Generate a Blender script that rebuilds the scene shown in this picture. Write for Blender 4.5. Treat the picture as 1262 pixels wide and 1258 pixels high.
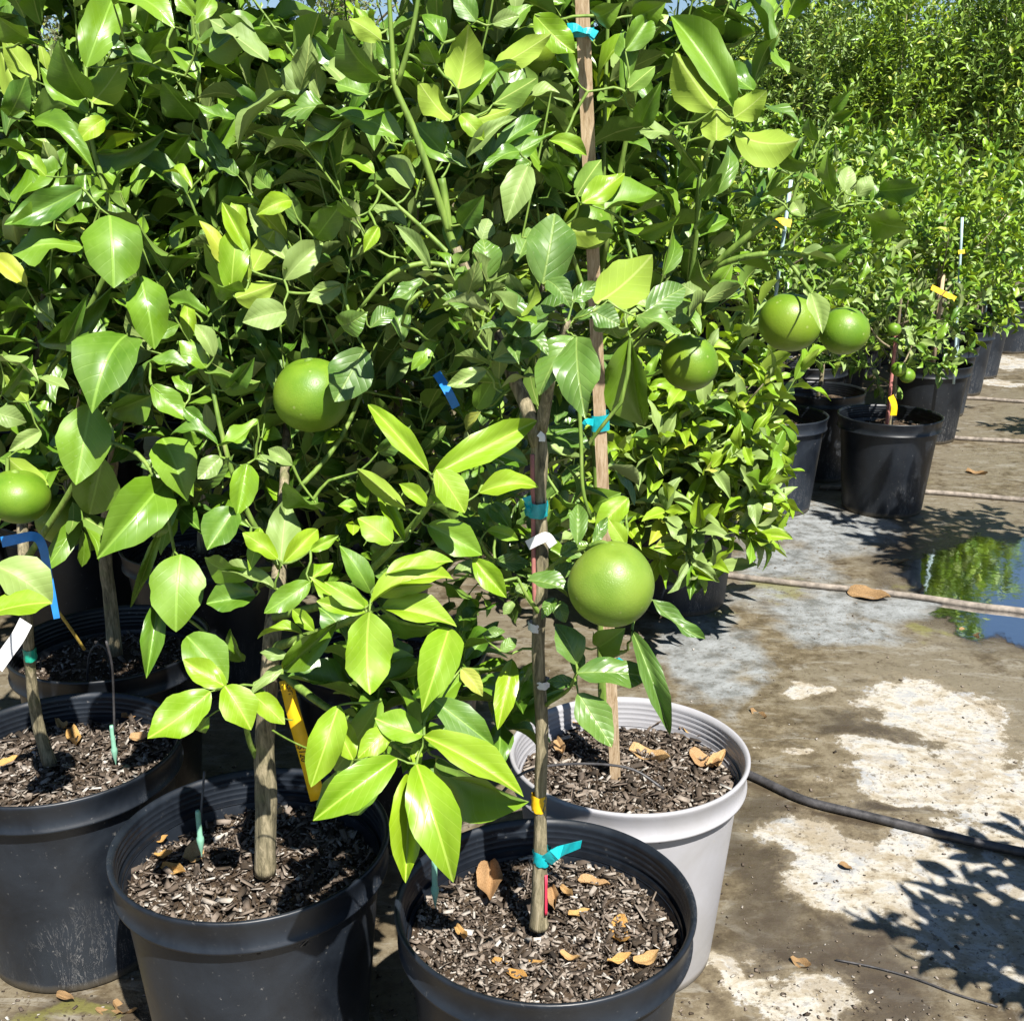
import bpy, math, random
import numpy as np
from mathutils import Vector, Matrix
R = math.radians
random.seed(7)
rng = np.random.default_rng(11)
S = bpy.context.scene
for o in list(bpy.data.objects):
    bpy.data.objects.remove(o)

# ------------------------------------------------------------------ camera
CAM = Vector((0, 0, 1.46)); PITCH = R(17); F = 1400.0; CX, CY = 631.0, 629.0
cd = bpy.data.cameras.new('camera'); cam = bpy.data.objects.new('camera', cd)
S.collection.objects.link(cam); S.camera = cam
cam.location = CAM; cam.rotation_euler = (R(90) - PITCH, 0, 0)
cd.sensor_width = 36; cd.sensor_fit = 'HORIZONTAL'; cd.lens = 36 * F / 1262
cd.clip_start = 0.02; cd.clip_end = 1000
S.render.resolution_x = 1024; S.render.resolution_y = 1020

# ------------------------------------------------------------------ light
SUN = Vector((.225, -.530, .819)).normalized()
w = bpy.data.worlds.new('World'); S.world = w; w.use_nodes = True
nt = w.node_tree; nt.nodes.clear()
sky = nt.nodes.new('ShaderNodeTexSky'); sky.sky_type = 'NISHITA'; sky.sun_disc = False
sky.sun_elevation = math.asin(SUN.z); sky.sun_rotation = math.atan2(SUN.x, SUN.y)
sky.air_density = 1.0; sky.dust_density = 0.1; sky.ozone_density = 3.5
bg = nt.nodes.new('ShaderNodeBackground'); bg.inputs[1].default_value = 0.05
wo = nt.nodes.new('ShaderNodeOutputWorld')
nt.links.new(sky.outputs[0], bg.inputs[0]); nt.links.new(bg.outputs[0], wo.inputs[0])
sd = bpy.data.lights.new('sun', 'SUN'); sd.energy = 5.0; sd.angle = R(0.5); sd.color = (1, .955, .88)
so = bpy.data.objects.new('sun', sd); S.collection.objects.link(so)
so.rotation_euler = SUN.to_track_quat('Z', 'Y').to_euler(); so.location = (2, -2, 6)
S.view_settings.view_transform = 'Standard'; S.view_settings.look = 'None'
S.view_settings.gamma = 1; S.view_settings.use_curve_mapping = False
S.view_settings.exposure = 1.15
S.cycles.max_bounces = 6; S.cycles.diffuse_bounces = 1; S.cycles.glossy_bounces = 2; S.cycles.transparent_max_bounces = 6

# ------------------------------------------------------------------ geometry helpers
def ray(px, py):
    u = (px - CX) / F; v = (py - CY) / F
    return Vector((u, math.cos(PITCH) - v * math.sin(PITCH), -math.sin(PITCH) - v * math.cos(PITCH)))
def PY(px, py, Y):            # the world point seen at a photo pixel on the upright plane y = Y
    r = ray(px, py); return CAM + r * (Y / r.y)
def PZ(px, py, Z=0.0):        # the world point seen at a photo pixel on the level plane z = Z
    r = ray(px, py); return CAM + r * ((Z - CAM.z) / r.z)
def proj(p):
    d = np.asarray(p) - np.array(CAM)
    z = d[..., 1] * math.cos(PITCH) - d[..., 2] * math.sin(PITCH)
    up = d[..., 1] * math.sin(PITCH) + d[..., 2] * math.cos(PITCH)
    z = np.maximum(z, 1e-3)
    return CX + F * d[..., 0] / z, CY - F * up / z, z

def mesh_np(name, verts, faces, uvs=None, mats=None, midx=None, smooth=True):
    """faces: (n,k) int array or list"""
    me = bpy.data.meshes.new(name)
    verts = np.asarray(verts, dtype=np.float32)
    if isinstance(faces, np.ndarray):
        n, k = faces.shape
        me.vertices.add(len(verts)); me.vertices.foreach_set('co', verts.ravel())
        me.loops.add(n * k); me.loops.foreach_set('vertex_index', faces.astype(np.int32).ravel())
        me.polygons.add(n)
        me.polygons.foreach_set('loop_start', np.arange(0, n * k, k, dtype=np.int32))
        me.polygons.foreach_set('loop_total', np.full(n, k, dtype=np.int32))
    else:
        me.from_pydata([tuple(map(float, v)) for v in verts], [], faces)
    me.update(calc_edges=True)
    if mats:
        for m in mats: me.materials.append(m)
    if midx is not None: me.polygons.foreach_set('material_index', np.asarray(midx, dtype=np.int32))
    if smooth: me.polygons.foreach_set('use_smooth', np.ones(len(me.polygons), dtype=bool))
    if uvs is not None:
        uv = me.uv_layers.new(name='UVMap')
        li = np.empty(len(me.loops), dtype=np.int32); me.loops.foreach_get('vertex_index', li)
        uv.data.foreach_set('uv', np.asarray(uvs, dtype=np.float32)[li].ravel())
    me.validate()
    return me
def link(name, me, parent=None, loc=None, kind=None):
    o = bpy.data.objects.new(name, me); S.collection.objects.link(o)
    if parent: o.parent = parent
    if loc is not None: o.location = loc
    if kind: o['kind'] = kind
    return o
def tag(o, label, cat, group=None):
    o['label'] = label; o['category'] = cat
    if group: o['group'] = group
    return o
def thing(name, label, cat, loc=(0, 0, 0), group=None):
    o = bpy.data.objects.new(name, None); S.collection.objects.link(o); o.location = loc
    o.empty_display_size = .05
    return tag(o, label, cat, group)
def catmull(pts, sub):
    P = [np.array(p, float) for p in pts]
    if len(P) < 3 or sub < 2: return np.array(P)
    P = [2 * P[0] - P[1]] + P + [2 * P[-1] - P[-2]]
    out = []
    for i in range(1, len(P) - 2):
        for s in range(sub):
            t = s / sub
            out.append(.5 * ((2 * P[i]) + (-P[i-1] + P[i+1]) * t + (2*P[i-1] - 5*P[i] + 4*P[i+1] - P[i+2]) * t*t + (-P[i-1] + 3*P[i] - 3*P[i+1] + P[i+2]) * t**3))
    out.append(P[-2]); return np.array(out)
class MB:
    def __init__(s): s.v = []; s.f = []; s.uv = []
    def tube(s, pts, rad, n=8, sub=3, cap=True, noise=0, org=None):
        """pts with radius list; smooth tube"""
        rad = [rad] * len(pts) if np.isscalar(rad) else rad
        Q = catmull([tuple(p) + (r,) for p, r in zip(pts, rad)], sub)
        P = Q[:, :3]; rr = np.maximum(Q[:, 3], .0002)
        T = np.gradient(P, axis=0); T /= np.linalg.norm(T, axis=1)[:, None] + 1e-9
        a = np.array([0, 0, 1.]) if abs(T[0][2]) < .9 else np.array([1., 0, 0])
        b0 = len(s.v); L = 0
        for i in range(len(P)):
            if i: L += np.linalg.norm(P[i] - P[i-1])
            a = a - T[i] * a.dot(T[i]); a /= np.linalg.norm(a) + 1e-9
            c = np.cross(T[i], a)
            for k in range(n):
                th = 2 * math.pi * k / n
                r = rr[i] * (1 + noise * random.uniform(-1, 1))
                s.v.append(P[i] + (a * math.cos(th) + c * math.sin(th)) * r); s.uv.append((k / n, L))
        for i in range(len(P) - 1):
            for k in range(n):
                s.f.append((b0 + i*n + k, b0 + i*n + (k+1) % n, b0 + (i+1)*n + (k+1) % n, b0 + (i+1)*n + k))
        if cap:
            s.f.append(tuple(b0 + k for k in range(n))[::-1]); s.f.append(tuple(b0 + (len(P)-1)*n + k for k in range(n)))
    def lathe(s, prof, n=72, c=(0, 0, 0), wob=0):
        b0 = len(s.v); m = len(prof)
        ph = .7
        for j in range(n):
            th = 2 * math.pi * j / n
            k = 1 + wob * math.sin(2 * th + ph)
            for (r, z) in prof:
                s.v.append(np.array([c[0] + r * k * math.cos(th), c[1] + r * k * math.sin(th), c[2] + z])); s.uv.append((j / n, z))
        for j in range(n):
            j2 = (j + 1) % n
            for i in range(m - 1):
                s.f.append((b0 + j*m + i, b0 + j2*m + i, b0 + j2*m + i + 1, b0 + j*m + i + 1))
    def box(s, c, sx, sy, sz, M=None):
        b0 = len(s.v); c = np.array(c, float)
        for dx in (-1, 1):
            for dy in (-1, 1):
                for dz in (-1, 1):
                    p = Vector((dx * sx / 2, dy * sy / 2, dz * sz / 2))
                    if M is not None: p = M @ p
                    s.v.append(c + np.array(p)); s.uv.append((dx, dz))
        for f in ((0, 1, 3, 2), (4, 6, 7, 5), (0, 4, 5, 1), (2, 3, 7, 6), (0, 2, 6, 4), (1, 5, 7, 3)):
            s.f.append(tuple(b0 + i for i in f))
    def strip(s, pts, wd, thick=.0006, nrm=None, sub=3):
        """ribbon with thickness; wd: half-width vectors or scalar with nrm"""
        pts = catmull([tuple(p) for p in pts], sub); n = len(pts)
        T = np.gradient(pts, axis=0); T /= np.linalg.norm(T, axis=1)[:, None] + 1e-9
        b0 = len(s.v); nrm = np.array(nrm if nrm is not None else (0, -1, 0), float)
        for i in range(n):
            side = np.cross(T[i], nrm); side /= np.linalg.norm(side) + 1e-9
            nn = np.cross(side, T[i])
            w_ = wd[0] + (wd[1] - wd[0]) * i / (n - 1) if not np.isscalar(wd) else wd
            for a, b in ((-1, -1), (1, -1), (1, 1), (-1, 1)):
                s.v.append(pts[i] + side * a * w_ / 2 + nn * b * thick / 2); s.uv.append((a, i))
        for i in range(n - 1):
            for k in range(4):
                s.f.append((b0 + 4*i + k, b0 + 4*i + (k+1) % 4, b0 + 4*i + 4 + (k+1) % 4, b0 + 4*i + 4 + k))
        s.f.append((b0 + 3, b0 + 2, b0 + 1, b0)); e = b0 + 4 * (n - 1); s.f.append((e, e + 1, e + 2, e + 3))
    def build(s, name, mat, parent=None, smooth=True, rel=None, kind=None):
        v = np.array(s.v)
        if rel is not None: v = v - np.array(rel)
        me = mesh_np(name, v, s.f, s.uv, [mat] if mat else None, smooth=smooth)
        return link(name, me, parent, kind=kind)

# ------------------------------------------------------------------ materials
class NB:
    def __init__(s, name):
        s.m = bpy.data.materials.new(name); s.m.use_nodes = True; s.t = s.m.node_tree; s.t.nodes.clear()
        s.out = s.t.nodes.new('ShaderNodeOutputMaterial')
    def n(s, typ, **kw):
        x = s.t.nodes.new('ShaderNode' + typ)
        for k, v in kw.items(): setattr(x, k, v)
        return x
    def set(s, sock, v):
        if hasattr(v, 'is_linked') or isinstance(v, bpy.types.NodeSocket): s.t.links.new(v, sock)
        else:
            if sock.type == 'RGBA' and len(v) == 3: v = (*v, 1)
            sock.default_value = v
    def math(s, op, a, b=0.0, c=None, clamp=False):
        x = s.n('Math', operation=op, use_clamp=clamp); s.set(x.inputs[0], a); s.set(x.inputs[1], b)
        if c is not None: s.set(x.inputs[2], c)
        return x.outputs[0]
    def vmath(s, op, a, b=None):
        x = s.n('VectorMath', operation=op); s.set(x.inputs[0], a)
        if b is not None: s.set(x.inputs[1], b)
        return x
    def mix(s, f, a, b, blend='MIX'):
        x = s.n('Mix', data_type='RGBA', blend_type=blend); s.set(x.inputs[0], f); s.set(x.inputs[6], a); s.set(x.inputs[7], b)
        return x.outputs[2]
    def noise(s, scale, detail=3, rough=.55, vec=None, dist=0):
        x = s.n('TexNoise'); x.inputs['Scale'].default_value = scale; x.inputs['Detail'].default_value = detail
        x.inputs['Roughness'].default_value = rough; x.inputs['Distortion'].default_value = dist
        if vec is not None: s.set(x.inputs['Vector'], vec)
        return x.outputs[0]
    def ramp(s, f, stops, interp='LINEAR'):
        x = s.n('ValToRGB'); r = x.color_ramp; r.interpolation = interp
        while len(r.elements) < len(stops): r.elements.new(.5)
        for e, (p, c) in zip(r.elements, stops):
            e.position = p; e.color = (*c, 1) if len(c) == 3 else c
        s.set(x.inputs[0], f); return x.outputs[0]
    def mapr(s, f, a, b, c=0, d=1, smooth=False):
        x = s.n('MapRange'); x.interpolation_type = 'SMOOTHSTEP' if smooth else 'LINEAR'
        s.set(x.inputs[0], f); x.inputs[1].default_value = a; x.inputs[2].default_value = b; x.inputs[3].default_value = c; x.inputs[4].default_value = d
        return x.outputs[0]
    def bump(s, h, strength=.3, dist=.01, normal=None):
        x = s.n('Bump'); x.inputs['Strength'].default_value = strength; x.inputs['Distance'].default_value = dist
        s.set(x.inputs['Height'], h)
        if normal is not None: s.set(x.inputs['Normal'], normal)
        return x.outputs[0]
    def bsdf(s, color, rough=.5, spec=.5, normal=None, **kw):
        x = s.n('BsdfPrincipled'); s.set(x.inputs['Base Color'], color); s.set(x.inputs['Roughness'], rough)
        s.set(x.inputs['Specular IOR Level'], spec)
        if normal is not None: s.set(x.inputs['Normal'], normal)
        for k, v in kw.items(): s.set(x.inputs[k.replace('_', ' ')], v)
        return x.outputs[0]
    def done(s, sh): s.t.links.new(sh, s.out.inputs[0]); return s.m
    def pos(s): return s.n('NewGeometry').outputs['Position']
    def obj(s): return s.n('TexCoord').outputs['Object']
    def rand(s):
        a = s.n('ObjectInfo').outputs['Random']; b = s.n('NewGeometry').outputs['Random Per Island']
        return s.math('FRACT', s.math('ADD', s.math('MULTIPLY', a, 7.31), s.math('MULTIPLY', b, 3.77)))

def leaf_material(name, dark, light, under, rough, trans, tcol, pucker=.25, vein=(.25, .42, .06), veinmix=.55, gloss=.5, yellow=.12, bumpd=.0005):
    b = NB(name); rnd = b.rand()
    r2 = b.math('FRACT', b.math('MULTIPLY', rnd, 17.3))
    uv = b.n('TexCoord').outputs['UV']; sp = b.n('SeparateXYZ'); b.set(sp.inputs[0], uv)
    u, v = sp.outputs[0], sp.outputs[1]
    av = b.math('ABSOLUTE', b.math('SUBTRACT', v, .5))
    mid = b.mapr(av, .012, .032, 1, 0, True)
    wv = b.math('SUBTRACT', b.math('MULTIPLY', u, 7.0), b.math('MULTIPLY', av, 5.0))
    fr = b.math('ABSOLUTE', b.math('SUBTRACT', b.math('FRACT', wv), .5))
    side = b.mapr(fr, .0, .07, 1, 0, True)
    ob = b.n('TexCoord').outputs['Object']
    no = b.noise(2.3, 3, .6, b.vmath('ADD', uv, b.n('ObjectInfo').outputs['Location']).outputs[0])
    base = b.mix(rnd, dark, light)
    base = b.mix(b.mapr(no, .35, .75, 0, .35), base, b.mix(.5, light, vein))
    ysel = b.math('MULTIPLY', b.math('GREATER_THAN', r2, 1 - yellow), .6)
    base = b.mix(ysel, base, (.42, .42, .05))
    base = b.mix(b.math('MULTIPLY', side, .16), base, vein)
    base = b.mix(b.math('MULTIPLY', mid, veinmix), base, vein)
    undc = b.mix(b.math('MULTIPLY', mid, .5), b.mix(b.math('MULTIPLY', side, .2), under, vein), (.45, .52, .16))
    back = b.n('NewGeometry').outputs['Backfacing']
    col = b.mix(back, base, undc)
    h = b.math('ADD', b.math('MULTIPLY', side, -.35), b.math('MULTIPLY', mid, -.9))
    pk = b.math('SUBTRACT', 1.0, b.math('MULTIPLY', fr, 2.0))
    h = b.math('ADD', h, b.math('MULTIPLY', b.math('MULTIPLY', pk, pk), pucker * -1.6))
    h = b.math('ADD', h, b.math('MULTIPLY', no, 1.2))
    nrm = b.bump(h, .5, bumpd)
    rg = b.mapr(back, 0, 1, rough, .62)
    rg = b.math('ADD', rg, b.mapr(no, .35, .65, -.06, .14))
    rg = b.math('ADD', rg, b.mapr(r2, 0, 1, -.04, .16))
    dn = b.noise(26, 4, .7, b.vmath('ADD', uv, b.n('ObjectInfo').outputs['Location']).outputs[0])
    dust = b.math('MULTIPLY', b.mapr(dn, .60, .70, 0, .28), b.mapr(r2, .3, .9, 0, 1))
    col = b.mix(dust, col, (.30, .33, .20)); rg = b.math('ADD', rg, b.math('MULTIPLY', dust, .8))
    p = b.bsdf(col, rg, b.mapr(back, 0, 1, gloss, .25), nrm)
    t = b.n('BsdfTranslucent'); b.set(t.inputs[0], b.mix(b.math('MULTIPLY', rnd, .5), tcol, light)); b.set(t.inputs['Normal'], nrm)
    mx = b.n('MixShader'); mx.inputs[0].default_value = trans
    b.t.links.new(p, mx.inputs[1]); b.t.links.new(t.outputs[0], mx.inputs[2])
    return b.done(mx.outputs[0])
LM = {
 'g': leaf_material('citrus_leaf_glossy', (.040, .115, .008), (.145, .265, .012), (.12, .21, .03), .32, .06, (.18, .36, .01), pucker=.1, gloss=.6, yellow=.0),
 'y': leaf_material('citrus_leaf_young', (.135, .27, .007), (.215, .335, .010), (.235, .34, .04), .35, .14, (.42, .60, .02), pucker=.1, gloss=.5, vein=(.45, .6, .1), yellow=.05),
 'd': leaf_material('citrus_leaf_puckered', (.050, .12, .016), (.105, .20, .028), (.16, .23, .06), .30, .04, (.15, .3, .02), pucker=.38, vein=(.24, .34, .08), gloss=.6, yellow=.0, bumpd=.0010),
 's': leaf_material('citrus_leaf_matte', (.14, .22, .055), (.22, .31, .08), (.28, .35, .13), .42, .08, (.25, .4, .06), pucker=.4, vein=(.32, .42, .14), gloss=.45, yellow=.05),
 'm': leaf_material('hedge_leaf', (.030, .085, .010), (.17, .27, .025), (.12, .19, .04), .36, .08, (.18, .34, .03), gloss=.5, yellow=.06),
 'e': leaf_material('gum_leaf', (.10, .12, .06), (.17, .19, .10), (.16, .17, .09), .6, .15, (.15, .17, .07), gloss=.3, yellow=.1),
}
KIDX = {k: i for i, k in enumerate(LM)}; LMATS = list(LM.values())

def m_bark():
    b = NB('bark'); o = b.obj(); mp = b.n('Mapping'); b.set(mp.inputs[0], o); mp.inputs['Scale'].default_value = (60, 60, 9)
    n1 = b.noise(2.2, 5, .7, mp.outputs[0], .6); n2 = b.noise(14, 3, .5, o)
    c = b.ramp(n1, [(.3, (.05, .045, .03)), (.48, (.19, .165, .10)), (.62, (.33, .28, .18)), (.8, (.42, .38, .28))])
    c = b.mix(b.mapr(n2, .55, .75, 0, .5), c, (.16, .2, .06))
    return b.done(b.bsdf(c, .85, .2, b.bump(n1, .9, .003)))
def m_green_bark():
    b = NB('green_bark'); o = b.obj(); mp = b.n('Mapping'); b.set(mp.inputs[0], o); mp.inputs['Scale'].default_value = (50, 50, 8)
    n1 = b.noise(2, 4, .6, mp.outputs[0])
    c = b.ramp(n1, [(.3, (.08, .15, .02)), (.6, (.19, .29, .05)), (.8, (.32, .33, .13))])
    return b.done(b.bsdf(c, .55, .35, b.bump(n1, .4, .001)))
def m_plain(name, col, rough=.5, spec=.5, var=.25, scale=30, bump=.1, metal=0):
    b = NB(name); n1 = b.noise(scale, 4, .6, b.obj())
    c = b.mix(b.mapr(n1, .3, .75), tuple(x * (1 - var) for x in col), tuple(min(1, x * (1 + var)) for x in col))
    return b.done(b.bsdf(c, rough, spec, b.bump(n1, bump, .002), Metallic=float(metal)))
def m_pot(name, col, dust, dustamt, white=False):
    b = NB(name); o = b.obj(); sp = b.n('SeparateXYZ'); b.set(sp.inputs[0], o); z = sp.outputs[2]
    n1 = b.noise(7, 6, .65, o, .4); n2 = b.noise(90, 3, .6, o)
    mp = b.n('Mapping'); b.set(mp.inputs[0], o); mp.inputs['Scale'].default_value = (9, 9, 1.2); mp.inputs['Rotation'].default_value = (.3, .2, 0)
    n3 = b.noise(5, 5, .75, mp.outputs[0], 1.0)
    low = b.mapr(z, .0, .20, 1, 0)
    d = b.math('ADD', b.mapr(n1, .35, .8, 0, .8), b.math('MULTIPLY', low, .35))
    d = b.math('MULTIPLY', d, dustamt, clamp=True)
    c = b.mix(d, col, dust)
    speck = b.mapr(n2, .66, .74, 0, .6)
    c = b.mix(b.math('MULTIPLY', speck, b.mapr(n1, .4, .7, 0.1, 1)), c, (.3, .29, .27) if not white else (.3, .27, .2))
    scr = b.math('ABSOLUTE', b.math('SUBTRACT', n3, .5)); scr = b.mapr(scr, 0, .010, 1, 0)
    scr = b.math('MULTIPLY', scr, b.mapr(b.noise(3.1, 2, .5, o), .52, .66, 0, .55))
    c = b.mix(scr, c, (.35, .34, .33) if not white else (.33, .31, .28))
    mud = b.mapr(b.math('ADD', z, b.math('MULTIPLY', n1, .03)), .012, .04, .75, 0)
    c = b.mix(mud, c, (.2, .16, .1))
    rg = b.mapr(d, 0, 1, .36, .62)
    return b.done(b.bsdf(c, rg, .45, b.bump(b.math('ADD', n2, b.math('MULTIPLY', n1, 3)), .12, .001)))
def m_soil():
    b = NB('potting_soil'); o = b.obj(); n1 = b.noise(28, 6, .75, o); n2 = b.noise(120, 3, .7, o)
    c = b.ramp(n1, [(.3, (.016, .011, .008)), (.5, (.055, .038, .025)), (.68, (.12, .09, .06)), (.85, (.2, .16, .11))])
    c = b.mix(b.mapr(n2, .6, .75, 0, .7), c, (.26, .2, .13))
    return b.done(b.bsdf(c, .95, .15, b.bump(b.math('ADD', n1, n2), 1, .006)))
def m_chips():
    b = NB('bark_chip'); r = b.rand()
    c = b.ramp(r, [(0, (.018, .015, .012)), (.28, (.055, .044, .035)), (.48, (.115, .092, .075)), (.66, (.20, .165, .135)), (.82, (.28, .24, .20)), (.95, (.36, .33, .29)), (1, (.5, .48, .44))])
    n1 = b.noise(70, 3, .6, b.obj())
    c = b.mix(b.mapr(n1, .35, .7, 0, .5), c, (.10, .07, .045))
    return b.done(b.bsdf(c, .85, .2, b.bump(n1, .5, .002)))
def m_dry():
    b = NB('dry_leaf'); r = b.rand(); n1 = b.noise(38, 4, .6, b.obj())
    c = b.ramp(r, [(0, (.50, .27, .065)), (.4, (.60, .37, .12)), (.75, (.52, .35, .17)), (1, (.36, .21, .10))])
    c = b.mix(b.mapr(n1, .46, .60, 0, .75), c, (.24, .12, .045))
    p = b.bsdf(c, .6, .3, b.bump(n1, .5, .003))
    t = b.n('BsdfTranslucent'); b.set(t.inputs[0], c); mx = b.n('MixShader'); mx.inputs[0].default_value = .15
    b.t.links.new(p, mx.inputs[1]); b.t.links.new(t.outputs[0], mx.inputs[2]); return b.done(mx.outputs[0])
def m_fruit(name, c0, c1):
    b = NB(name); o = b.obj(); vo = b.n('TexVoronoi'); vo.inputs['Scale'].default_value = 420; b.set(vo.inputs[0], o)
    pore = b.mapr(vo.outputs[0], .0, .45, 0, 1, True); n1 = b.noise(16, 4, .6, o); n2 = b.noise(210, 2, .5, o)
    c = b.mix(b.mapr(n1, .4, .62), c0, c1); n0 = b.noise(5, 3, .5, o); c = b.mix(b.mapr(n0, .42, .62, 0, .45), c, tuple(x * y for x, y in zip(c1, (1.45, 1.12, 1.0))))
    vs = b.n('TexVoronoi'); vs.inputs['Scale'].default_value = 60; b.set(vs.inputs[0], o); c = b.mix(b.mapr(vs.outputs[0], .10, .14, .5, 0), c, (.30, .34, .12))
    c = b.mix(b.mapr(pore, 0, .35, .35, 0), c, tuple(x * 1.4 for x in c1))
    c = b.mix(b.mapr(b.noise(45, 5, .8, o), .70, .78, 0, .5), c, (.40, .42, .18))
    return b.done(b.bsdf(c, .42, .42, b.bump(b.math('ADD', pore, b.math('MULTIPLY', n2, .5)), .28, .0007), Subsurface_Weight=.06, Subsurface_Radius=(.01, .015, .003), Subsurface_Scale=.3))
def m_wood():
    b = NB('stake_wood'); o = b.obj(); mp = b.n('Mapping'); b.set(mp.inputs[0], o); mp.inputs['Scale'].default_value = (110, 110, 3.2)
    n1 = b.noise(2.2, 5, .65, mp.outputs[0], .7); n2 = b.noise(9, 3, .6, o)
    c = b.ramp(n1, [(.28, (.22, .14, .075)), (.45, (.40, .29, .175)), (.6, (.52, .40, .265)), (.8, (.60, .49, .35))])
    c = b.mix(b.mapr(n2, .5, .78, 0, .45), c, (.25, .18, .12))
    return b.done(b.bsdf(c, .8, .2, b.bump(n1, .6, .0015)))
M_BARK = m_bark(); M_GREEN = m_green_bark(); M_SOIL = m_soil(); M_CHIP = m_chips(); M_DRY = m_dry(); M_DRY2 = m_plain('old_dry_leaf', (.24, .15, .07), .8, .2, .5, 50, .5); M_WOOD = m_wood()
M_POT = m_pot('black_pot_plastic', (.004, .005, .007), (.020, .026, .035), .6)
M_POT2 = m_pot('dusty_pot_plastic', (.005, .007, .011), (.027, .036, .050), .8)
M_WPOT = m_pot('white_pot_plastic', (.34, .34, .365), (.23, .22, .205), .8, True)
M_FRUIT = m_fruit('pomelo_rind', (.12, .205, .018), (.165, .255, .03))
M_FRUIT2 = m_fruit('grapefruit_rind', (.095, .195, .010), (.14, .245, .016))
M_TEAL = m_plain('teal_tape', (.01, .38, .42), .3, .6, .2, 60, .4)
M_GTAPE = m_plain('green_tape', (.01, .30, .20), .3, .6, .15, 60, .3)
M_BLUE = m_plain('blue_tape', (.02, .20, .55), .35, .5, .15, 60, .2)
M_WHITE = m_plain('white_label', (.72, .72, .72), .45, .4, .08, 40, .2)
M_YEL = m_plain('yellow_label', (.78, .48, .01), .45, .4, .1, 40, .2)
M_INK = m_plain('ink', (.01, .01, .012), .6, .3, 0)
M_PIPE = m_plain('pipe_black', (.05, .048, .05), .45, .45, .6, 45, .4)
M_PIPEG = m_plain('pipe_dusty', (.22, .19, .16), .8, .25, .5, 35, .5)
M_PINK = m_plain('pink_cane', (.42, .17, .15), .6, .3, .2, 80, .2)
M_REDM = m_plain('red_mark', (.6, .04, .08), .6, .3, .2, 80, .2)
M_CANE = m_plain('yellow_cane', (.42, .30, .06), .5, .4, .3, 80, .3)
M_STEEL = m_plain('teal_rod', (.36, .48, .50), .5, .5, .15, 60, .1)
M_DRIP = m_plain('drip_emitter', (.20, .42, .30), .4, .5, .15, 60, .1)

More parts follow.
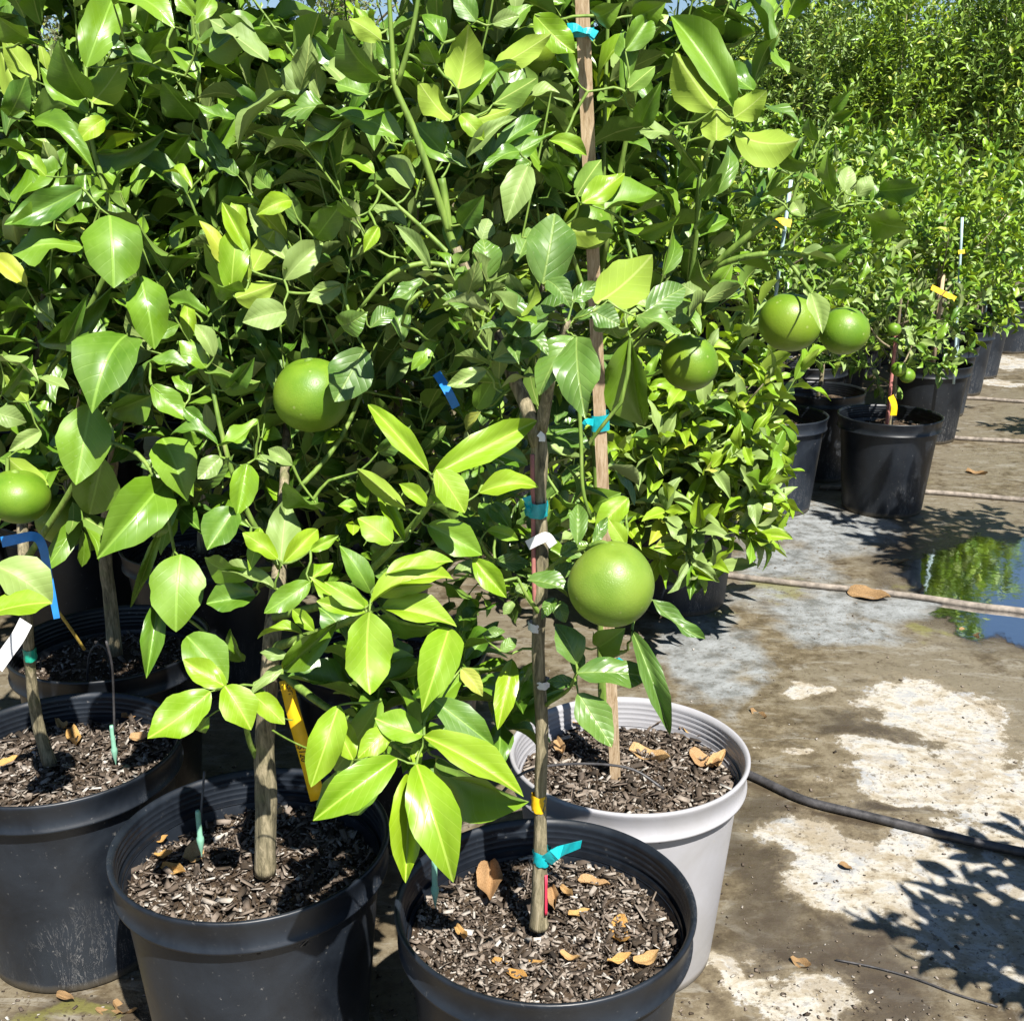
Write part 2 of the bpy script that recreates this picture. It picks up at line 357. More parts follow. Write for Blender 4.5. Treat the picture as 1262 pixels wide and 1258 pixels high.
def ground_blobs(b, P, blobs, aniso=1):
    """max of soft ellipses centred at photo pixels laid onto the ground plane"""
    res = None
    for (px, py, rx, ry) in blobs:
        c = PZ(px, py); wx = (PZ(px + rx, py) - c).length; wy = max(.03, ((PZ(px, py - ry) - PZ(px, py + ry)).length) / 2)
        q = b.vmath('MULTIPLY', b.vmath('SUBTRACT', P, tuple(c)).outputs[0], (1 / wx, 1 / wy, 0)).outputs[0]
        d = b.math('SUBTRACT', 1.0, b.vmath('LENGTH', q).outputs['Value'])
        res = d if res is None else b.math('MAXIMUM', res, d)
    return res
def m_ground():
    b = NB('concrete'); P = b.pos()
    nA = b.noise(3.2, 8, .68, P, .5)
    wn = b.n('TexNoise'); wn.inputs['Scale'].default_value = 4.5; wn.inputs['Detail'].default_value = 5; b.set(wn.inputs['Vector'], P)
    Pw = b.vmath('ADD', P, b.vmath('MULTIPLY', b.vmath('SUBTRACT', wn.outputs['Color'], (.5, .5, .5)).outputs[0], (.42, .42, 0)).outputs[0]).outputs[0]; nB = b.noise(14, 6, .7, P); nC = b.noise(70, 4, .7, P); nD = b.noise(1.1, 4, .6, P)
    mp = b.n('Mapping'); b.set(mp.inputs[0], P); mp.inputs['Rotation'].default_value = (0, 0, R(35)); mp.inputs['Scale'].default_value = (2.5, 7, 1)
    nS = b.noise(2.5, 5, .7, mp.outputs[0], 1.2)
    dry = [(1120, 860, 75, 32), (1190, 900, 80, 40), (1250, 960, 95, 70), (1175, 945, 60, 28), (1080, 925, 60, 22), (1000, 850, 38, 13), (1085, 960, 60, 17), (975, 927, 22, 9), (1130, 975, 70, 22),
           (1010, 1040, 70, 38), (1060, 1095, 85, 42), (1130, 1060, 100, 40), (1230, 1090, 80, 60), (1180, 1130, 80, 45), (920, 1205, 66, 42), (985, 1245, 70, 34), (885, 1180, 40, 22), (1262, 1180, 60, 45),
           (1245, 447, 45, 9), (1235, 472, 40, 4)]
    dm = ground_blobs(b, Pw, dry)
    dm = b.math('ADD', dm, b.math('MULTIPLY', b.math('SUBTRACT', nA, .5), 2.6))
    dm = b.math('ADD', dm, b.math('MULTIPLY', b.math('SUBTRACT', nB, .5), 1.5))
    dryf = b.mapr(dm, .04, .20)
    gry = ground_blobs(b, Pw, [(1000, 650, 110, 38), (960, 690, 80, 25), (1060, 745, 170, 26), (860, 790, 70, 50), (880, 830, 50, 50), (1020, 775, 80, 18)])
    gf = b.mapr(b.math('ADD', gry, b.math('MULTIPLY', b.math('SUBTRACT', nA, .5), 2.2)), -.05, .45, 0, 1)
    brown = b.ramp(nB, [(.36, (.062, .047, .028)), (.5, (.115, .092, .057)), (.64, (.19, .16, .108))])
    brown = b.mix(b.mapr(b.math('ADD', nD, b.math('MULTIPLY', b.math('SUBTRACT', nB, .5), .5)), .46, .56, 0, .8), brown, (.155, .134, .095))
    brown = b.mix(b.mapr(nS, .53, .64, 0, .6), brown, (.24, .225, .19))
    wet = ground_blobs(b, Pw, [(1190, 735, 105, 66), (1240, 720, 90, 80), (1080, 900, 70, 30), (880, 1010, 50, 60), (930, 1080, 60, 95), (1000, 1170, 130, 45), (930, 1000, 60, 40), (1080, 1215, 100, 45), (1160, 690, 90, 35), (1140, 920, 34, 14), (1100, 1000, 160, 9), (110, 1240, 170, 30)])
    wf = b.mapr(b.math('ADD', wet, b.math('MULTIPLY', b.math('SUBTRACT', nA, .5), 1.5)), -.1, .4)
    brown = b.mix(b.math('MULTIPLY', wf, .8), brown, (.05, .039, .028))
    grey = b.ramp(nB, [(.38, (.12, .125, .12)), (.5, (.21, .22, .22)), (.62, (.27, .285, .29))])
    c = b.mix(gf, brown, grey)
    dryc = b.ramp(b.math('ADD', b.math('MULTIPLY', nB, .6), b.math('MULTIPLY', nS, .4)), [(.38, (.22, .18, .12)), (.46, (.32, .29, .23)), (.52, (.37, .355, .32)), (.59, (.27, .275, .275))])
    halo = b.mapr(b.math('ADD', dm, b.math('MULTIPLY', b.math('SUBTRACT', nC, .5), .8)), -.30, .12, 0, .62)
    c = b.mix(halo, c, (.20, .165, .11))
    inner = b.math('MULTIPLY', b.mapr(b.noise(6.5, 7, .72, Pw, .8), .50, .60, 0, .75), 1.0)
    dryc = b.mix(inner, dryc, (.23, .19, .13))
    c = b.mix(dryf, c, dryc)
    moss = ground_blobs(b, Pw, [(950, 722, 45, 12), (1145, 780, 28, 12), (885, 762, 22, 6), (1130, 720, 40, 8), (60, 1250, 120, 30), (1110, 590, 40, 8)])
    mf = b.mapr(b.math('ADD', moss, b.math('MULTIPLY', b.math('SUBTRACT', nB, .5), 2.5)), .1, .55, 0, .5)
    c = b.mix(mf, c, (.17, .17, .035))
    c = b.mix(b.mapr(nC, .57, .66, 0, .65), c, (.06, .045, .03))
    spot = b.noise(38, 5, .75, P); c = b.mix(b.math('MULTIPLY', b.mapr(spot, .56, .62), b.mapr(nA, .4, .6)), c, (.085, .065, .04))
    c = b.mix(b.mapr(nC, .25, .34, .4, 0), c, (.45, .42, .36))
    rg = b.mapr(dryf, 0, 1, .42, .85); rg = b.math('SUBTRACT', rg, b.math('MULTIPLY', wf, .26))
    h = b.math('ADD', b.math('ADD', nC, b.math('MULTIPLY', nB, 1.5)), b.math('MULTIPLY', dryf, .8))
    return b.done(b.bsdf(c, rg, .45, b.bump(h, .5, .004)))
M_GROUND = m_ground()

# ------------------------------------------------------------------ setting
gv = []; gf = []
xs = [-300, -60, -10, -3, -1, 0, 1, 2, 3, 5, 10, 60, 300]; ys = [-100, -10, -2, 0, 1, 2, 3, 4, 6, 9, 15, 60, 400]
for y in ys:
    for x in xs: gv.append((x, y, 0))
for j in range(len(ys) - 1):
    for i in range(len(xs) - 1):
        a = j * len(xs) + i; gf.append((a, a + 1, a + len(xs) + 1, a + len(xs)))
link('concrete_ground', mesh_np('concrete_ground', gv, gf, mats=[M_GROUND], smooth=False), kind='structure')
# puddle
def m_water():
    b = NB('puddle_water'); n1 = b.noise(18, 2, .5, b.pos())
    nr = b.bump(n1, .12, .004)
    g = b.n('BsdfGlossy'); g.inputs['Roughness'].default_value = .05; b.set(g.inputs['Normal'], nr)
    t = b.n('BsdfTransparent')
    fr = b.n('Fresnel'); fr.inputs[0].default_value = 1.36; b.set(fr.inputs['Normal'], nr)
    su = b.n('SeparateXYZ'); b.set(su.inputs[0], b.n('TexCoord').outputs['UV'])
    e = b.mapr(b.math('ADD', su.outputs[0], b.math('MULTIPLY', b.math('SUBTRACT', b.noise(16, 5, .65, b.pos()), .5), 1.3)), .25, .75, 0, 1, True)
    b.set(t.inputs[0], b.mix(e, (1, 1, 1), (.22, .24, .30)))  # dark bluish tint paints shade over the ground under the water
    f = b.math('MULTIPLY', fr.outputs[0], e, clamp=True)
    mx = b.n('MixShader'); b.set(mx.inputs[0], f); b.t.links.new(t.outputs[0], mx.inputs[1]); b.t.links.new(g.outputs[0], mx.inputs[2])
    return b.done(mx.outputs[0])
pp = [(1090, 706), (1130, 680), (1175, 666), (1208, 652), (1245, 664), (1290, 650), (1400, 670), (1480, 730), (1420, 800), (1300, 812), (1262, 806), (1235, 792), (1205, 800), (1176, 792), (1170, 772), (1140, 760), (1146, 745), (1112, 734), (1106, 718)]
pv = catmull([tuple(PZ(x, y, .004)) for x, y in pp + [pp[0]]], 5)[:-1]
pv = pv + rng.normal(0, .006, pv.shape) * [1, 1, 0]
pc = pv.mean(axis=0)
n_ = len(pv); pin = pv + (pc - pv) * .28; puv = [(0, 0)] * n_ + [(1, 0)] * (n_ + 1)
me = mesh_np('puddle', np.vstack([pv, pin, pc]), [(i, (i + 1) % n_, n_ + (i + 1) % n_, n_ + i) for i in range(n_)] + [(n_ + i, n_ + (i + 1) % n_, 2 * n_) for i in range(n_)], puv, mats=[m_water()], smooth=False)
link('puddle', me, kind='structure')

# ------------------------------------------------------------------ leaf meshes
def leaf_geo(nu, nv, fold, curl, wave, twist, shape=(.62, .80), tipdroop=0, seed=0):
    rs = random.Random(seed); ph = rs.uniform(0, 6)
    t = np.linspace(0, 1, nu + 1); t = t * .5 + .5 * (1 - np.cos(math.pi * t)) / 2 if nu > 4 else t
    a, c = shape
    kx = .72 + .35 * (c - a); pw = .62 + .35 * (c - .6)
    wd = lambda x: np.sin(math.pi * np.clip(x, 0, 1) ** (.95 - .25 * (c - a))) ** pw if 0 < x < 1 else 0.0
    mx = 1.0
    verts = []; uv = []
    for ti in t:
        wi = wd(ti) / mx * .5
        wi *= 1 + .035 * math.sin(ti * 23 + ph) + .03 * math.sin(ti * 11 + 2 * ph)
        if ti > .68: wi *= 1 - .34 * ((ti - .68) / .32) ** 1.2
        if ti <= 0: wi = .018
        if ti >= 1: wi = .004
        for k in range(nv + 1):
            s = (k / nv) * 2 - 1
            y = s * wi
            z = fold * abs(y) * (1.0 if nv > 2 else 1) - fold * .0
            z += curl * 4 * ti * (1 - ti) - tipdroop * ti * ti
            z += .62 * wave * math.sin(ti * 9.5 + ph + (1.7 if s > 0 else 0)) * abs(s) ** 2 * wi * 2
            z += -.25 * fold * (y * y) * 4
            z += .6 * twist * (ti - .4) * y
            verts.append((ti, y, z)); uv.append((ti, .5 + y if True else 0))
    # uv.v keeps true width so that side veins slant evenly
    faces = [(i*(nv+1)+k, (i+1)*(nv+1)+k, (i+1)*(nv+1)+k+1, i*(nv+1)+k+1) for i in range(nu) for k in range(nv)]
    return np.array(verts, float), np.array(faces, int), np.array(uv, float)
SHAPES = []
for i, (fo, cu, wa, tw, sh, td) in enumerate([
    (.30, .06, .05, .2, (.60, .75), .0), (.55, .10, .07, -.3, (.62, .80), .0), (.20, .14, .10, .5, (.55, .70), .0), (.75, .05, .09, .1, (.65, .90), .0),
    (.35, -.07, .12, -.6, (.60, .72), .0), (.15, .09, .13, .3, (.50, .62), .0), (.60, .17, .06, .7, (.66, .85), .0), (.42, .02, .15, -.2, (.58, .78), .0),
    (.25, .20, .08, .9, (.7, .95), .0), (.85, .03, .12, -.5, (.5, .68), .0), (.35, -.12, .16, .4, (.66, .74), .0), (.10, .12, .20, -.9, (.56, .66), .0), (.5, .22, .1, -.4, (.6, 1.0), .0)]):
    SHAPES.append((leaf_geo(14, 6, fo, cu, wa, tw, sh, td, i), leaf_geo(6, 2, fo, cu, wa * .5, tw, sh, td, i)))
LEAFMESH = {}
def leaf_mesh(shape, kind):
    k = (shape, kind)
    if k not in LEAFMESH:
        v, f, uv = SHAPES[shape][0]; LEAFMESH[k] = mesh_np('leaf', v, f, uv, [LM[kind]])
    return LEAFMESH[k]
def frame(X, N):
    X = Vector(X).normalized(); N = Vector(N); N = (N - X * N.dot(X))
    if N.length < 1e-5: N = X.orthogonal()
    N.normalize(); return X, N.cross(X), N
# a leaf: (base, X, Y, Z, length, width, shape, kind)
def make_leaf(base, X, N, L, W, kind, shape=None):
    X, Yv, N = frame(X, N)
    return (np.array(base), np.array(X), np.array(Yv), np.array(N), L, W, random.randrange(13) if shape is None else shape, kind)
def leaf_obj(lf, parent, org):
    b, X, Yv, N, L, W, sh, kd = lf
    o = bpy.data.objects.new('leaf', leaf_mesh(sh, kd)); S.collection.objects.link(o); o.parent = parent
    p = b - np.array(org)
    o.matrix_basis = Matrix(((X[0]*L, Yv[0]*W, N[0]*L, p[0]), (X[1]*L, Yv[1]*W, N[1]*L, p[1]), (X[2]*L, Yv[2]*W, N[2]*L, p[2]), (0, 0, 0, 1)))
    return o
def leaves_mesh(name, lfs, org, lowest=False):
    by = {}
    for l in lfs: by.setdefault(l[6], []).append(l)
    V = []; Fc = []; U = []; MI = []; off = 0
    for sh, ls in by.items():
        v, f, uv = SHAPES[sh][1] if not lowest else LOW
        n = len(ls)
        B = np.array([l[0] for l in ls]); X = np.array([l[1] for l in ls]); Y = np.array([l[2] for l in ls]); N = np.array([l[3] for l in ls])
        L = np.array([l[4] for l in ls])[:, None, None]; W = np.array([l[5] for l in ls])[:, None, None]
        P = B[:, None, :] + v[None, :, 0:1] * L * X[:, None, :] + v[None, :, 1:2] * W * Y[:, None, :] + v[None, :, 2:3] * L * N[:, None, :]
        V.append(P.reshape(-1, 3)); U.append(np.tile(uv, (n, 1)))
        Fc.append((f[None] + (np.arange(n) * len(v))[:, None, None]).reshape(-1, 4) + off); off += n * len(v)
        MI.append(np.repeat([KIDX[l[7]] for l in ls], len(f)))
    return mesh_np(name, np.vstack(V) - np.array(org), np.vstack(Fc), np.vstack(U), LMATS, np.concatenate(MI))
LOW = leaf_geo(2, 2, .5, .05, 0, .2, (.6, .75), 0, 3)
def rv(s=1.0): return Vector((random.gauss(0, s), random.gauss(0, s), random.gauss(0, s)))

def shoot(base, d, L, nl, ll, kind, out, aspect=.40, droop=.25):
    d = Vector(d).normalized(); a0 = random.uniform(0, 6.28); p1 = d.orthogonal().normalized(); p2 = d.cross(p1)
    bend = rv(.25) + Vector((0, 0, .2)); pts = []
    for i in range(nl):
        t = .12 + .88 * i / max(1, nl - 1)
        p = Vector(base) + d * L * t + bend * L * t * t * .4; pts.append(p)
        a = a0 + i * 2.4; rad = p1 * math.cos(a) + p2 * math.sin(a)
        el = R(80 - 45 * t + random.uniform(-15, 15))
        X = d * math.cos(el) + rad * math.sin(el) + Vector((0, 0, -droop * random.random())) + rv(.08)
        N = d * .8 + Vector((0, 0, .55)) + rv(.3)
        s = ll * (.62 + .38 * math.sin(math.pi * (.2 + .65 * t))) * random.uniform(.8, 1.15)
        kd = kind if isinstance(kind, str) else random.choices(*kind)[0]
        out.append(make_leaf(p, X, N, s, s * aspect * random.uniform(.85, 1.2), kd))
    return pts

SUNB = SUN
OPEN = []; SUNC = []
class Tree:
    def __init__(s, name, label, cat, base, group=None):
        s.o = thing(name, label, cat, base, group); s.org = Vector(base); s.nodes = []; s.hero = []; s.fill = []; s.tips = []; s.extra = []; s.tipx = []; s.twx = []
    def stem(s, pts, rad, name='branch', mat=None, n=9, noise=.04, nodes=True):
        mb = MB(); mb.tube(pts, rad, n=n, sub=4, noise=noise)
        o = mb.build(name, mat or M_BARK, s.o, rel=s.org)
        if nodes:
            Q = catmull([tuple(p) for p in pts], 5); s.nodes += [Vector(q) for q in Q[len(Q) // (3 if name == 'trunk' else 8):]]
        return o
    def hero_leaf(s, x0, y0, x1, y1, w_, kind, ori, Y, tip=True):
        B = PY(x0, y0, Y); tc = (CAM - B).normalized(); j = lambda k: rv(k)
        if ori == 'f': n = tc * .72 + SUN * .55 + j(.16)
        elif ori == 'u': n = Vector((0, 0, .95)) + tc * .45 + j(.12)
        elif ori == 'l': n = tc * 1.0 - SUN * .92 + Vector((-.25, 0, 0)) + j(.10)
        else: n = tc * .8 + SUN * .4 + j(.16)
        n.normalize(); C2 = CAM; rt = ray(x1, y1)
        pl = (PY(x1, y1, Y) - B).length
        for k in range(6):
            den = rt.dot(n); t = (B - C2).dot(n) / den if abs(den) > 1e-4 else -1
            T = C2 + rt * t
            if t > 0 and (T - B).length < 1.35 * pl and abs(T.y - Y) < pl: break
            n = (n * .7 + tc * .3).normalized()
        else: T = PY(x1, y1, Y)
        X = (T - B); L = X.length; X.normalize(); side = n.cross(X).normalized()
        # width seen in the picture, undone for the slant of the blade
        zc = (B - CAM).length; m = (B + T) / 2; vd = (m - CAM).normalized()
        sp = side - vd * side.dot(vd); fac = max(.5, sp.length)
        W = min(w_ / F * zc / fac, L * .78 if w_ < 1.0 * math.hypot(x1 - x0, y1 - y0) * .9 else L * .95)
        W *= .93
        if ori == 'b': n = -n
        s.hero.append(make_leaf(B, X, n, L, W, kind))
        if tip: s.tips.append(B)
    def blob(s, c, r, nsh, ll, kind, upw=.95, aspect=.40, sl=.2, nl=(6, 10), keep=False):
        c = Vector(c); out = s.extra if keep else s.fill
        for _ in range(nsh):
            while True:
                q = Vector((random.uniform(-1, 1), random.uniform(-1, 1), random.uniform(-1, 1)))
                if q.length < 1: break
            q = q * (.55 + .45 * q.length)
            p = c + Vector((q.x * r[0], q.y * r[1], q.z * r[2]))
            d = Vector((q.x, q.y, q.z * .6)) * .9 + Vector((0, 0, upw)) + rv(.3)
            n = random.randint(*nl); L = sl * random.uniform(.7, 1.2)
            pts = shoot(p, d, L, n, ll, kind, out, aspect)
            if keep: s.tipx.append(p); s.twx.append((pts, .0014)); continue
            s.tips.append(p); s.tw.append(([p] + pts, .0016))
    tw = None; ymin = -9; zmin = -9
    def keepmask(s, P):
        x, y, z = proj(P); keep = (P[:, 1] > s.ymin) & (P[:, 2] > s.zmin)
        for (cx, cy, rx, ry, Y) in OPEN: keep &= ~((np.abs(x - cx) < rx) & (np.abs(y - cy) < ry) & (P[:, 1] < Y))
        for (C, rr) in SUNC:
            d = P - np.array(C); t = d @ np.array(SUN); dist = np.linalg.norm(d - t[:, None] * np.array(SUN), axis=1); keep &= ~((t > 0.02) & (t < 1.2) & (dist < rr))
        return keep
    def clear(s):
        # prune shoots that would grow over the fruits, stake and trunks
        if not s.fill: return
        P = np.array([l[0] + l[1] * l[4] * .5 for l in s.fill]); keep = s.keepmask(P)
        s.fill = [l for l, k in zip(s.fill, keep) if k]
    def finish(s, nparts=300, twmat=None, lowest=False, rtwig=.0028):
        mb = MB()
        # grow connecting twigs: each tip joins the nearest grown point
        nodes = np.array([tuple(v) for v in s.nodes]); tips = [np.array(t) for t in s.tips]
        if tips: kt = s.keepmask(np.array(tips)); tips = [t for t, k in zip(tips, kt) if k or any(np.allclose(t, h[0]) for h in s.hero)]
        tips += [np.array(t) for t in s.tipx]
        for pts, r_ in s.twx: mb.tube(pts, r_, n=4, sub=1, cap=False)
        if tips and len(nodes):
            T = np.array(tips); best = np.full(len(T), 1e9); par = np.zeros((len(T), 3)); done = np.zeros(len(T), bool)
            def upd(ns):
                for k in range(0, len(ns), 64):
                    d = np.linalg.norm(T[:, None] - ns[None, k:k+64], axis=2); j = d.argmin(1); dm = d[np.arange(len(T)), j]
                    u = dm < best; best[u] = dm[u]; par[u] = ns[k:k+64][j[u]]
            upd(nodes)
            for _ in range(len(T)):
                b_ = np.where(done, 1e9, best); i = int(b_.argmin()); done[i] = True
                a, c = par[i], T[i]; L = np.linalg.norm(c - a)
                if L < .004: continue
                mid1 = a + (c - a) * .33 + np.array([0, 0, -.03 * L]) + rng.normal(0, .05 * L, 3); mid2 = a + (c - a) * .66 + np.array([0, 0, -.06 * L]) + rng.normal(0, .05 * L, 3)
                r0 = rtwig * (.6 + min(.7, L * 3))
                mb.tube([a, mid1, mid2, c], [r0, r0 * .85, r0 * .7, r0 * .5], n=5, sub=2, cap=False)
                upd(np.array([mid1, mid2, c]))
        for pts, r in (s.tw or []):
            if not s.keepmask(np.array([tuple(pts[len(pts) // 2]), tuple(pts[-1])])).all(): continue
            mb.tube(pts, [r] * (len(pts) - 1) + [r * .5], n=4, sub=1, cap=False)
        if mb.v: mb.build('twigs', twmat or M_GREEN, s.o, rel=s.org, kind='stuff')
        parts = list(s.hero); rest = []; s.clear()
        if s.extra:
            P = np.array([l[0] + l[1] * l[4] * .5 for l in s.extra]); x, y, z = proj(P)
            s.fill += [l for l, a, b_, c in zip(s.extra, x, y, P[:, 1]) if not (((335 < a < 402 and 850 < b_ < 975) or (295 < a < 350 and b_ > 900)) and c < 1.62)]
        if s.fill:
            P = np.array([l[0] for l in s.fill]); x, y, z = proj(P); L = np.array([l[4] for l in s.fill])
            vis = (x > -40) & (x < 1300) & (y > -40) & (y < 1300); sc = np.where(vis, -z, -99)
            big = (L * F / z > 10) & vis
            order = np.argsort(-sc); room = max(0, nparts - len(parts)); cnt = 0
            for i in order:
                if cnt < room and big[i]: parts.append(s.fill[i]); cnt += 1
                else: rest.append(s.fill[i])
        for l in parts: leaf_obj(l, s.o, s.org)
        if rest: link('foliage', leaves_mesh('foliage', rest, s.org, lowest), s.o, kind='stuff')
        return s.o
def newtree(*a, **k):
    t = Tree(*a, **k); t.tw = []; return t
def copy_tree(o, parent=None):
    c = o.copy(); S.collection.objects.link(c)
    if parent: c.parent = parent
    for ch in list(o.children): copy_tree(ch, c)
    return c
FRUIT_N = [0]
def fruit(tree, px, py, r_px, Y, mat=None, name='fruit', label=None, squash=.95, stalk=None, pear=0.0):
    py0 = py; c = PY(px, py, Y); z = proj(c)[2]; r = r_px * z / F
    nu, nv = 48, 32; V = []; U = []; Fc = []
    for j in range(nv + 1):
        th = math.pi * j / nv
        for i in range(nu):
            ph = 2 * math.pi * i / nu
            rr = r * (1 + (.012 * math.sin(3 * ph + py0) + .016 * math.sin(ph * 2 + py0 * 2) + .012 * math.sin(th * 3 + ph + py0)) * math.sin(th))
            zz = math.cos(th)
            dim = 1 - .07 * math.exp(-(th / .22) ** 2) - .03 * math.exp(-((math.pi - th) / .2) ** 2)
            k = 1 - pear * .5 * max(0, zz) ** 2
            V.append((rr * k * math.sin(th) * math.cos(ph), rr * k * math.sin(th) * math.sin(ph), rr * zz * squash * dim * (1 + pear * .25 * max(0, zz)))); U.append((i / nu, j / nv))
    for j in range(nv):
        for i in range(nu):
            Fc.append((j*nu + i, (j+1)*nu + i, (j+1)*nu + (i+1) % nu, j*nu + (i+1) % nu))
    me = mesh_np(name, V, np.array(Fc), U, [mat or M_FRUIT2])
    o = link(name, me, tree.o, loc=c - tree.org); o.rotation_euler = (random.uniform(-.25, .25), random.uniform(-.25, .25), random.uniform(0, 6))
    if label: o['label'] = label
    top = c + Vector((0, 0, r * squash * .93))
    mb = MB(); mb.lathe([(0.0001, .0045), (r*.06, .004), (r * .13, .0015), (r * .15, -.002)], 10, tuple(top))
    mb.build('calyx', M_GREEN, tree.o, rel=tree.org)
    tree.tips.append(top + Vector((0, 0, .003)))
    if stalk:
        mb = MB(); mb.tube([top] + [Vector(q) for q in stalk], [.0022] + [.003] * len(stalk), n=7, sub=4)
        mb.build('fruit_stalk', M_GREEN, tree.o, rel=tree.org); tree.nodes += [Vector(q) for q in stalk]
    return o

# ------------------------------------------------------------------ pots
RIMZ = .42
def pot_center(px, py): p = PZ(px, py, RIMZ); return Vector((p.x, p.y, 0))
def make_pot(c, label, mat, nchips=0, group='black plastic nursery pots', soilz=.352, name='plant_pot', rimmat=None, flake=30):
    t = thing(name, label, 'plant pot', c, group); seed = random.random()
    mb = MB()
    mb.lathe([(0, .006), (.155, .006), (.162, .0), (.168, .004), (.1705, .02), (.2035, .372), (.2035, .375)], 80, wob=.004)
    body = mb.build('pot_wall', mat, t)
    mb = MB()   # rolled rim with a lip at its foot, and the ribbed inner wall
    prof = [(.2012, .366), (.2125, .364), (.2175, .3655), (.2178, .3695), (.2145, .3715), (.2150, .395), (.2185, .410), (.2212, .4165), (.2212, .4205), (.2188, .4225), (.2150, .4215), (.2120, .4165)]
    z = .412
    for k in range(4): prof += [(.2098 - .0008*k, z), (.2118 - .0008*k, z - .004), (.2096 - .0008*k, z - .008)]; z -= .0105
    prof += [(.2008, .36), (.1930, .30), (.1850, .22)]
    mb.lathe(prof, 96, wob=.004); mb.build('rim', rimmat or mat, t)
    n = 40 if nchips else 14; V = []; Fc = []; rr = .1995
    for j in range(n + 1):
        for i in range(64 if nchips else 32):
            m = 64 if nchips else 32; th = 2 * math.pi * i / m; r = rr * j / n + .0001
            x, y = r * math.cos(th), r * math.sin(th)
            h = soilz + .010 * math.sin(x * 21 + seed * 9) * math.cos(y * 17 + seed * 5) + .004 * math.sin(x * 90 + y * 60) + random.uniform(-.0035, .0035) * (j > 0)
            V.append((x, y, h))
    m = 64 if nchips else 32
    for j in range(n):
        for i in range(m): Fc.append((j*m + i, (j+1)*m + i, (j+1)*m + (i+1) % m, j*m + (i+1) % m))
    link('soil', mesh_np('soil', V, np.array(Fc), mats=[M_SOIL]), t)
    if nchips:
        nchips = int(nchips * 1.7); V = []; Fc = []
        for k in range(nchips):
            r = .198 * math.sqrt(random.random()); th = random.uniform(0, 6.283); x, y = r * math.cos(th), r * math.sin(th)
            h = soilz + .010 * math.sin(x * 21 + seed * 9) * math.cos(y * 17 + seed * 5) + random.uniform(.001, .009)
            L = random.choice((.003, .004, .005, .007, .009, .013)) * random.uniform(.7, 1.5); W = L * random.uniform(.3, .85); H = random.uniform(.0008, .003)
            if k % flake == 0: L = random.uniform(.018, .034); W = L * random.uniform(.4, .7); H = .0009; h += .003
            M = Matrix.Rotation(random.uniform(0, 6.28), 3, 'Z') @ Matrix.Rotation(random.gauss(0, .4), 3, 'Y') @ Matrix.Rotation(random.gauss(0, .4), 3, 'X')
            b0 = len(V)
            for dx, dy, dz in ((-1, -.7, -1), (-.8, .9, -1), (.9, -.5, -1), (1, .6, -1), (-1, -.6, 1), (-.9, .7, 1), (.8, -.6, 1), (1, .5, 1)):
                q = M @ Vector((dx * L / 2, dy * W / 2 * random.uniform(.6, 1), dz * H / 2)); V.append((x + q.x, y + q.y, h + q.z))
            for f in ((0, 1, 3, 2), (4, 6, 7, 5), (0, 2, 6, 4), (1, 5, 7, 3), (0, 4, 5, 1), (2, 3, 7, 6)): Fc.append(tuple(b0 + i for i in f))
        link('bark_chips', mesh_np('bark_chips', V, np.array(Fc), mats=[M_CHIP], smooth=False), t, kind='stuff')
    return t
PF = pot_center(672, 1110); PWH = pot_center(775, 925); PS = pot_center(310, 1032); PL = pot_center(74, 918)
P5 = pot_center(135, 790); P6 = pot_center(478, 800); P7 = pot_center(246, 668)
G0 = 'black plastic nursery pots'
make_pot(PF, 'black nursery pot at the bottom centre, its soil strewn with orange dry leaves', M_POT2, 3400, G0)
make_pot(PWH, 'white plastic nursery pot holding the tall wooden stake', M_WPOT, 2600, None, soilz=.362, flake=14)
make_pot(PS, 'black nursery pot round a thick pale trunk, second from the left in front', M_POT2, 2200, G0, soilz=.345, flake=14)
make_pot(PL, 'dusty black nursery pot at the left edge round a leaning trunk', M_POT2, 2600, G0, soilz=.365, flake=9)
make_pot(P5, 'shaded black nursery pot behind the left pot, with an arched thin black tube', M_POT, 900, G0)
make_pot(P6, 'shaded black nursery pot behind the hanging bright green leaves at centre left', M_POT, 500, G0)
make_pot(P7, 'black nursery pot deep in the shade seen between two leaves at left', M_POT, 500, G0)
RP = {}
for key, px, py, lab, mat in [
    ('bush', 838, 596, 'black nursery pot under the bright pale green bush beside the wet path', M_POT2),
    ('a', 957, 510, 'grey dusty nursery pot left of the solitary black pot by the path', M_POT2),
    ('b', 1097, 511, 'solitary black nursery pot at the path edge with tiny green fruits over it', M_POT),
    ('c', 1009, 480, 'black nursery pot behind the gap between the grey pot and the solitary black pot', M_POT),
    ('d', 995, 447, 'black nursery pot with tan litter, farthest back behind the grey dusty pot', M_POT),
    ('e', 1146, 447, 'big black nursery pot right behind the solitary black pot', M_POT),
    ('f', 1160, 424, 'scuffed grey nursery pot fourth along the path edge', M_POT2),
    ('g', 1184, 405, 'scuffed dark grey nursery pot fifth along the path edge', M_POT2),
    ('h', 1206, 390, 'dark nursery pot near the right end of the path edge row', M_POT2),
    ('i', 1246, 368, 'small looking far nursery pot at the right edge of the view', M_POT2)]:
    RP[key] = pot_center(px, py); make_pot(RP[key], lab, mat, 160 if key in 'bade' else 0, G0, soilz=.35)

# ------------------------------------------------------------------ foreground trees
def Pts(lst): return [PY(*q) for q in lst]
GT = 'potted citrus trees'
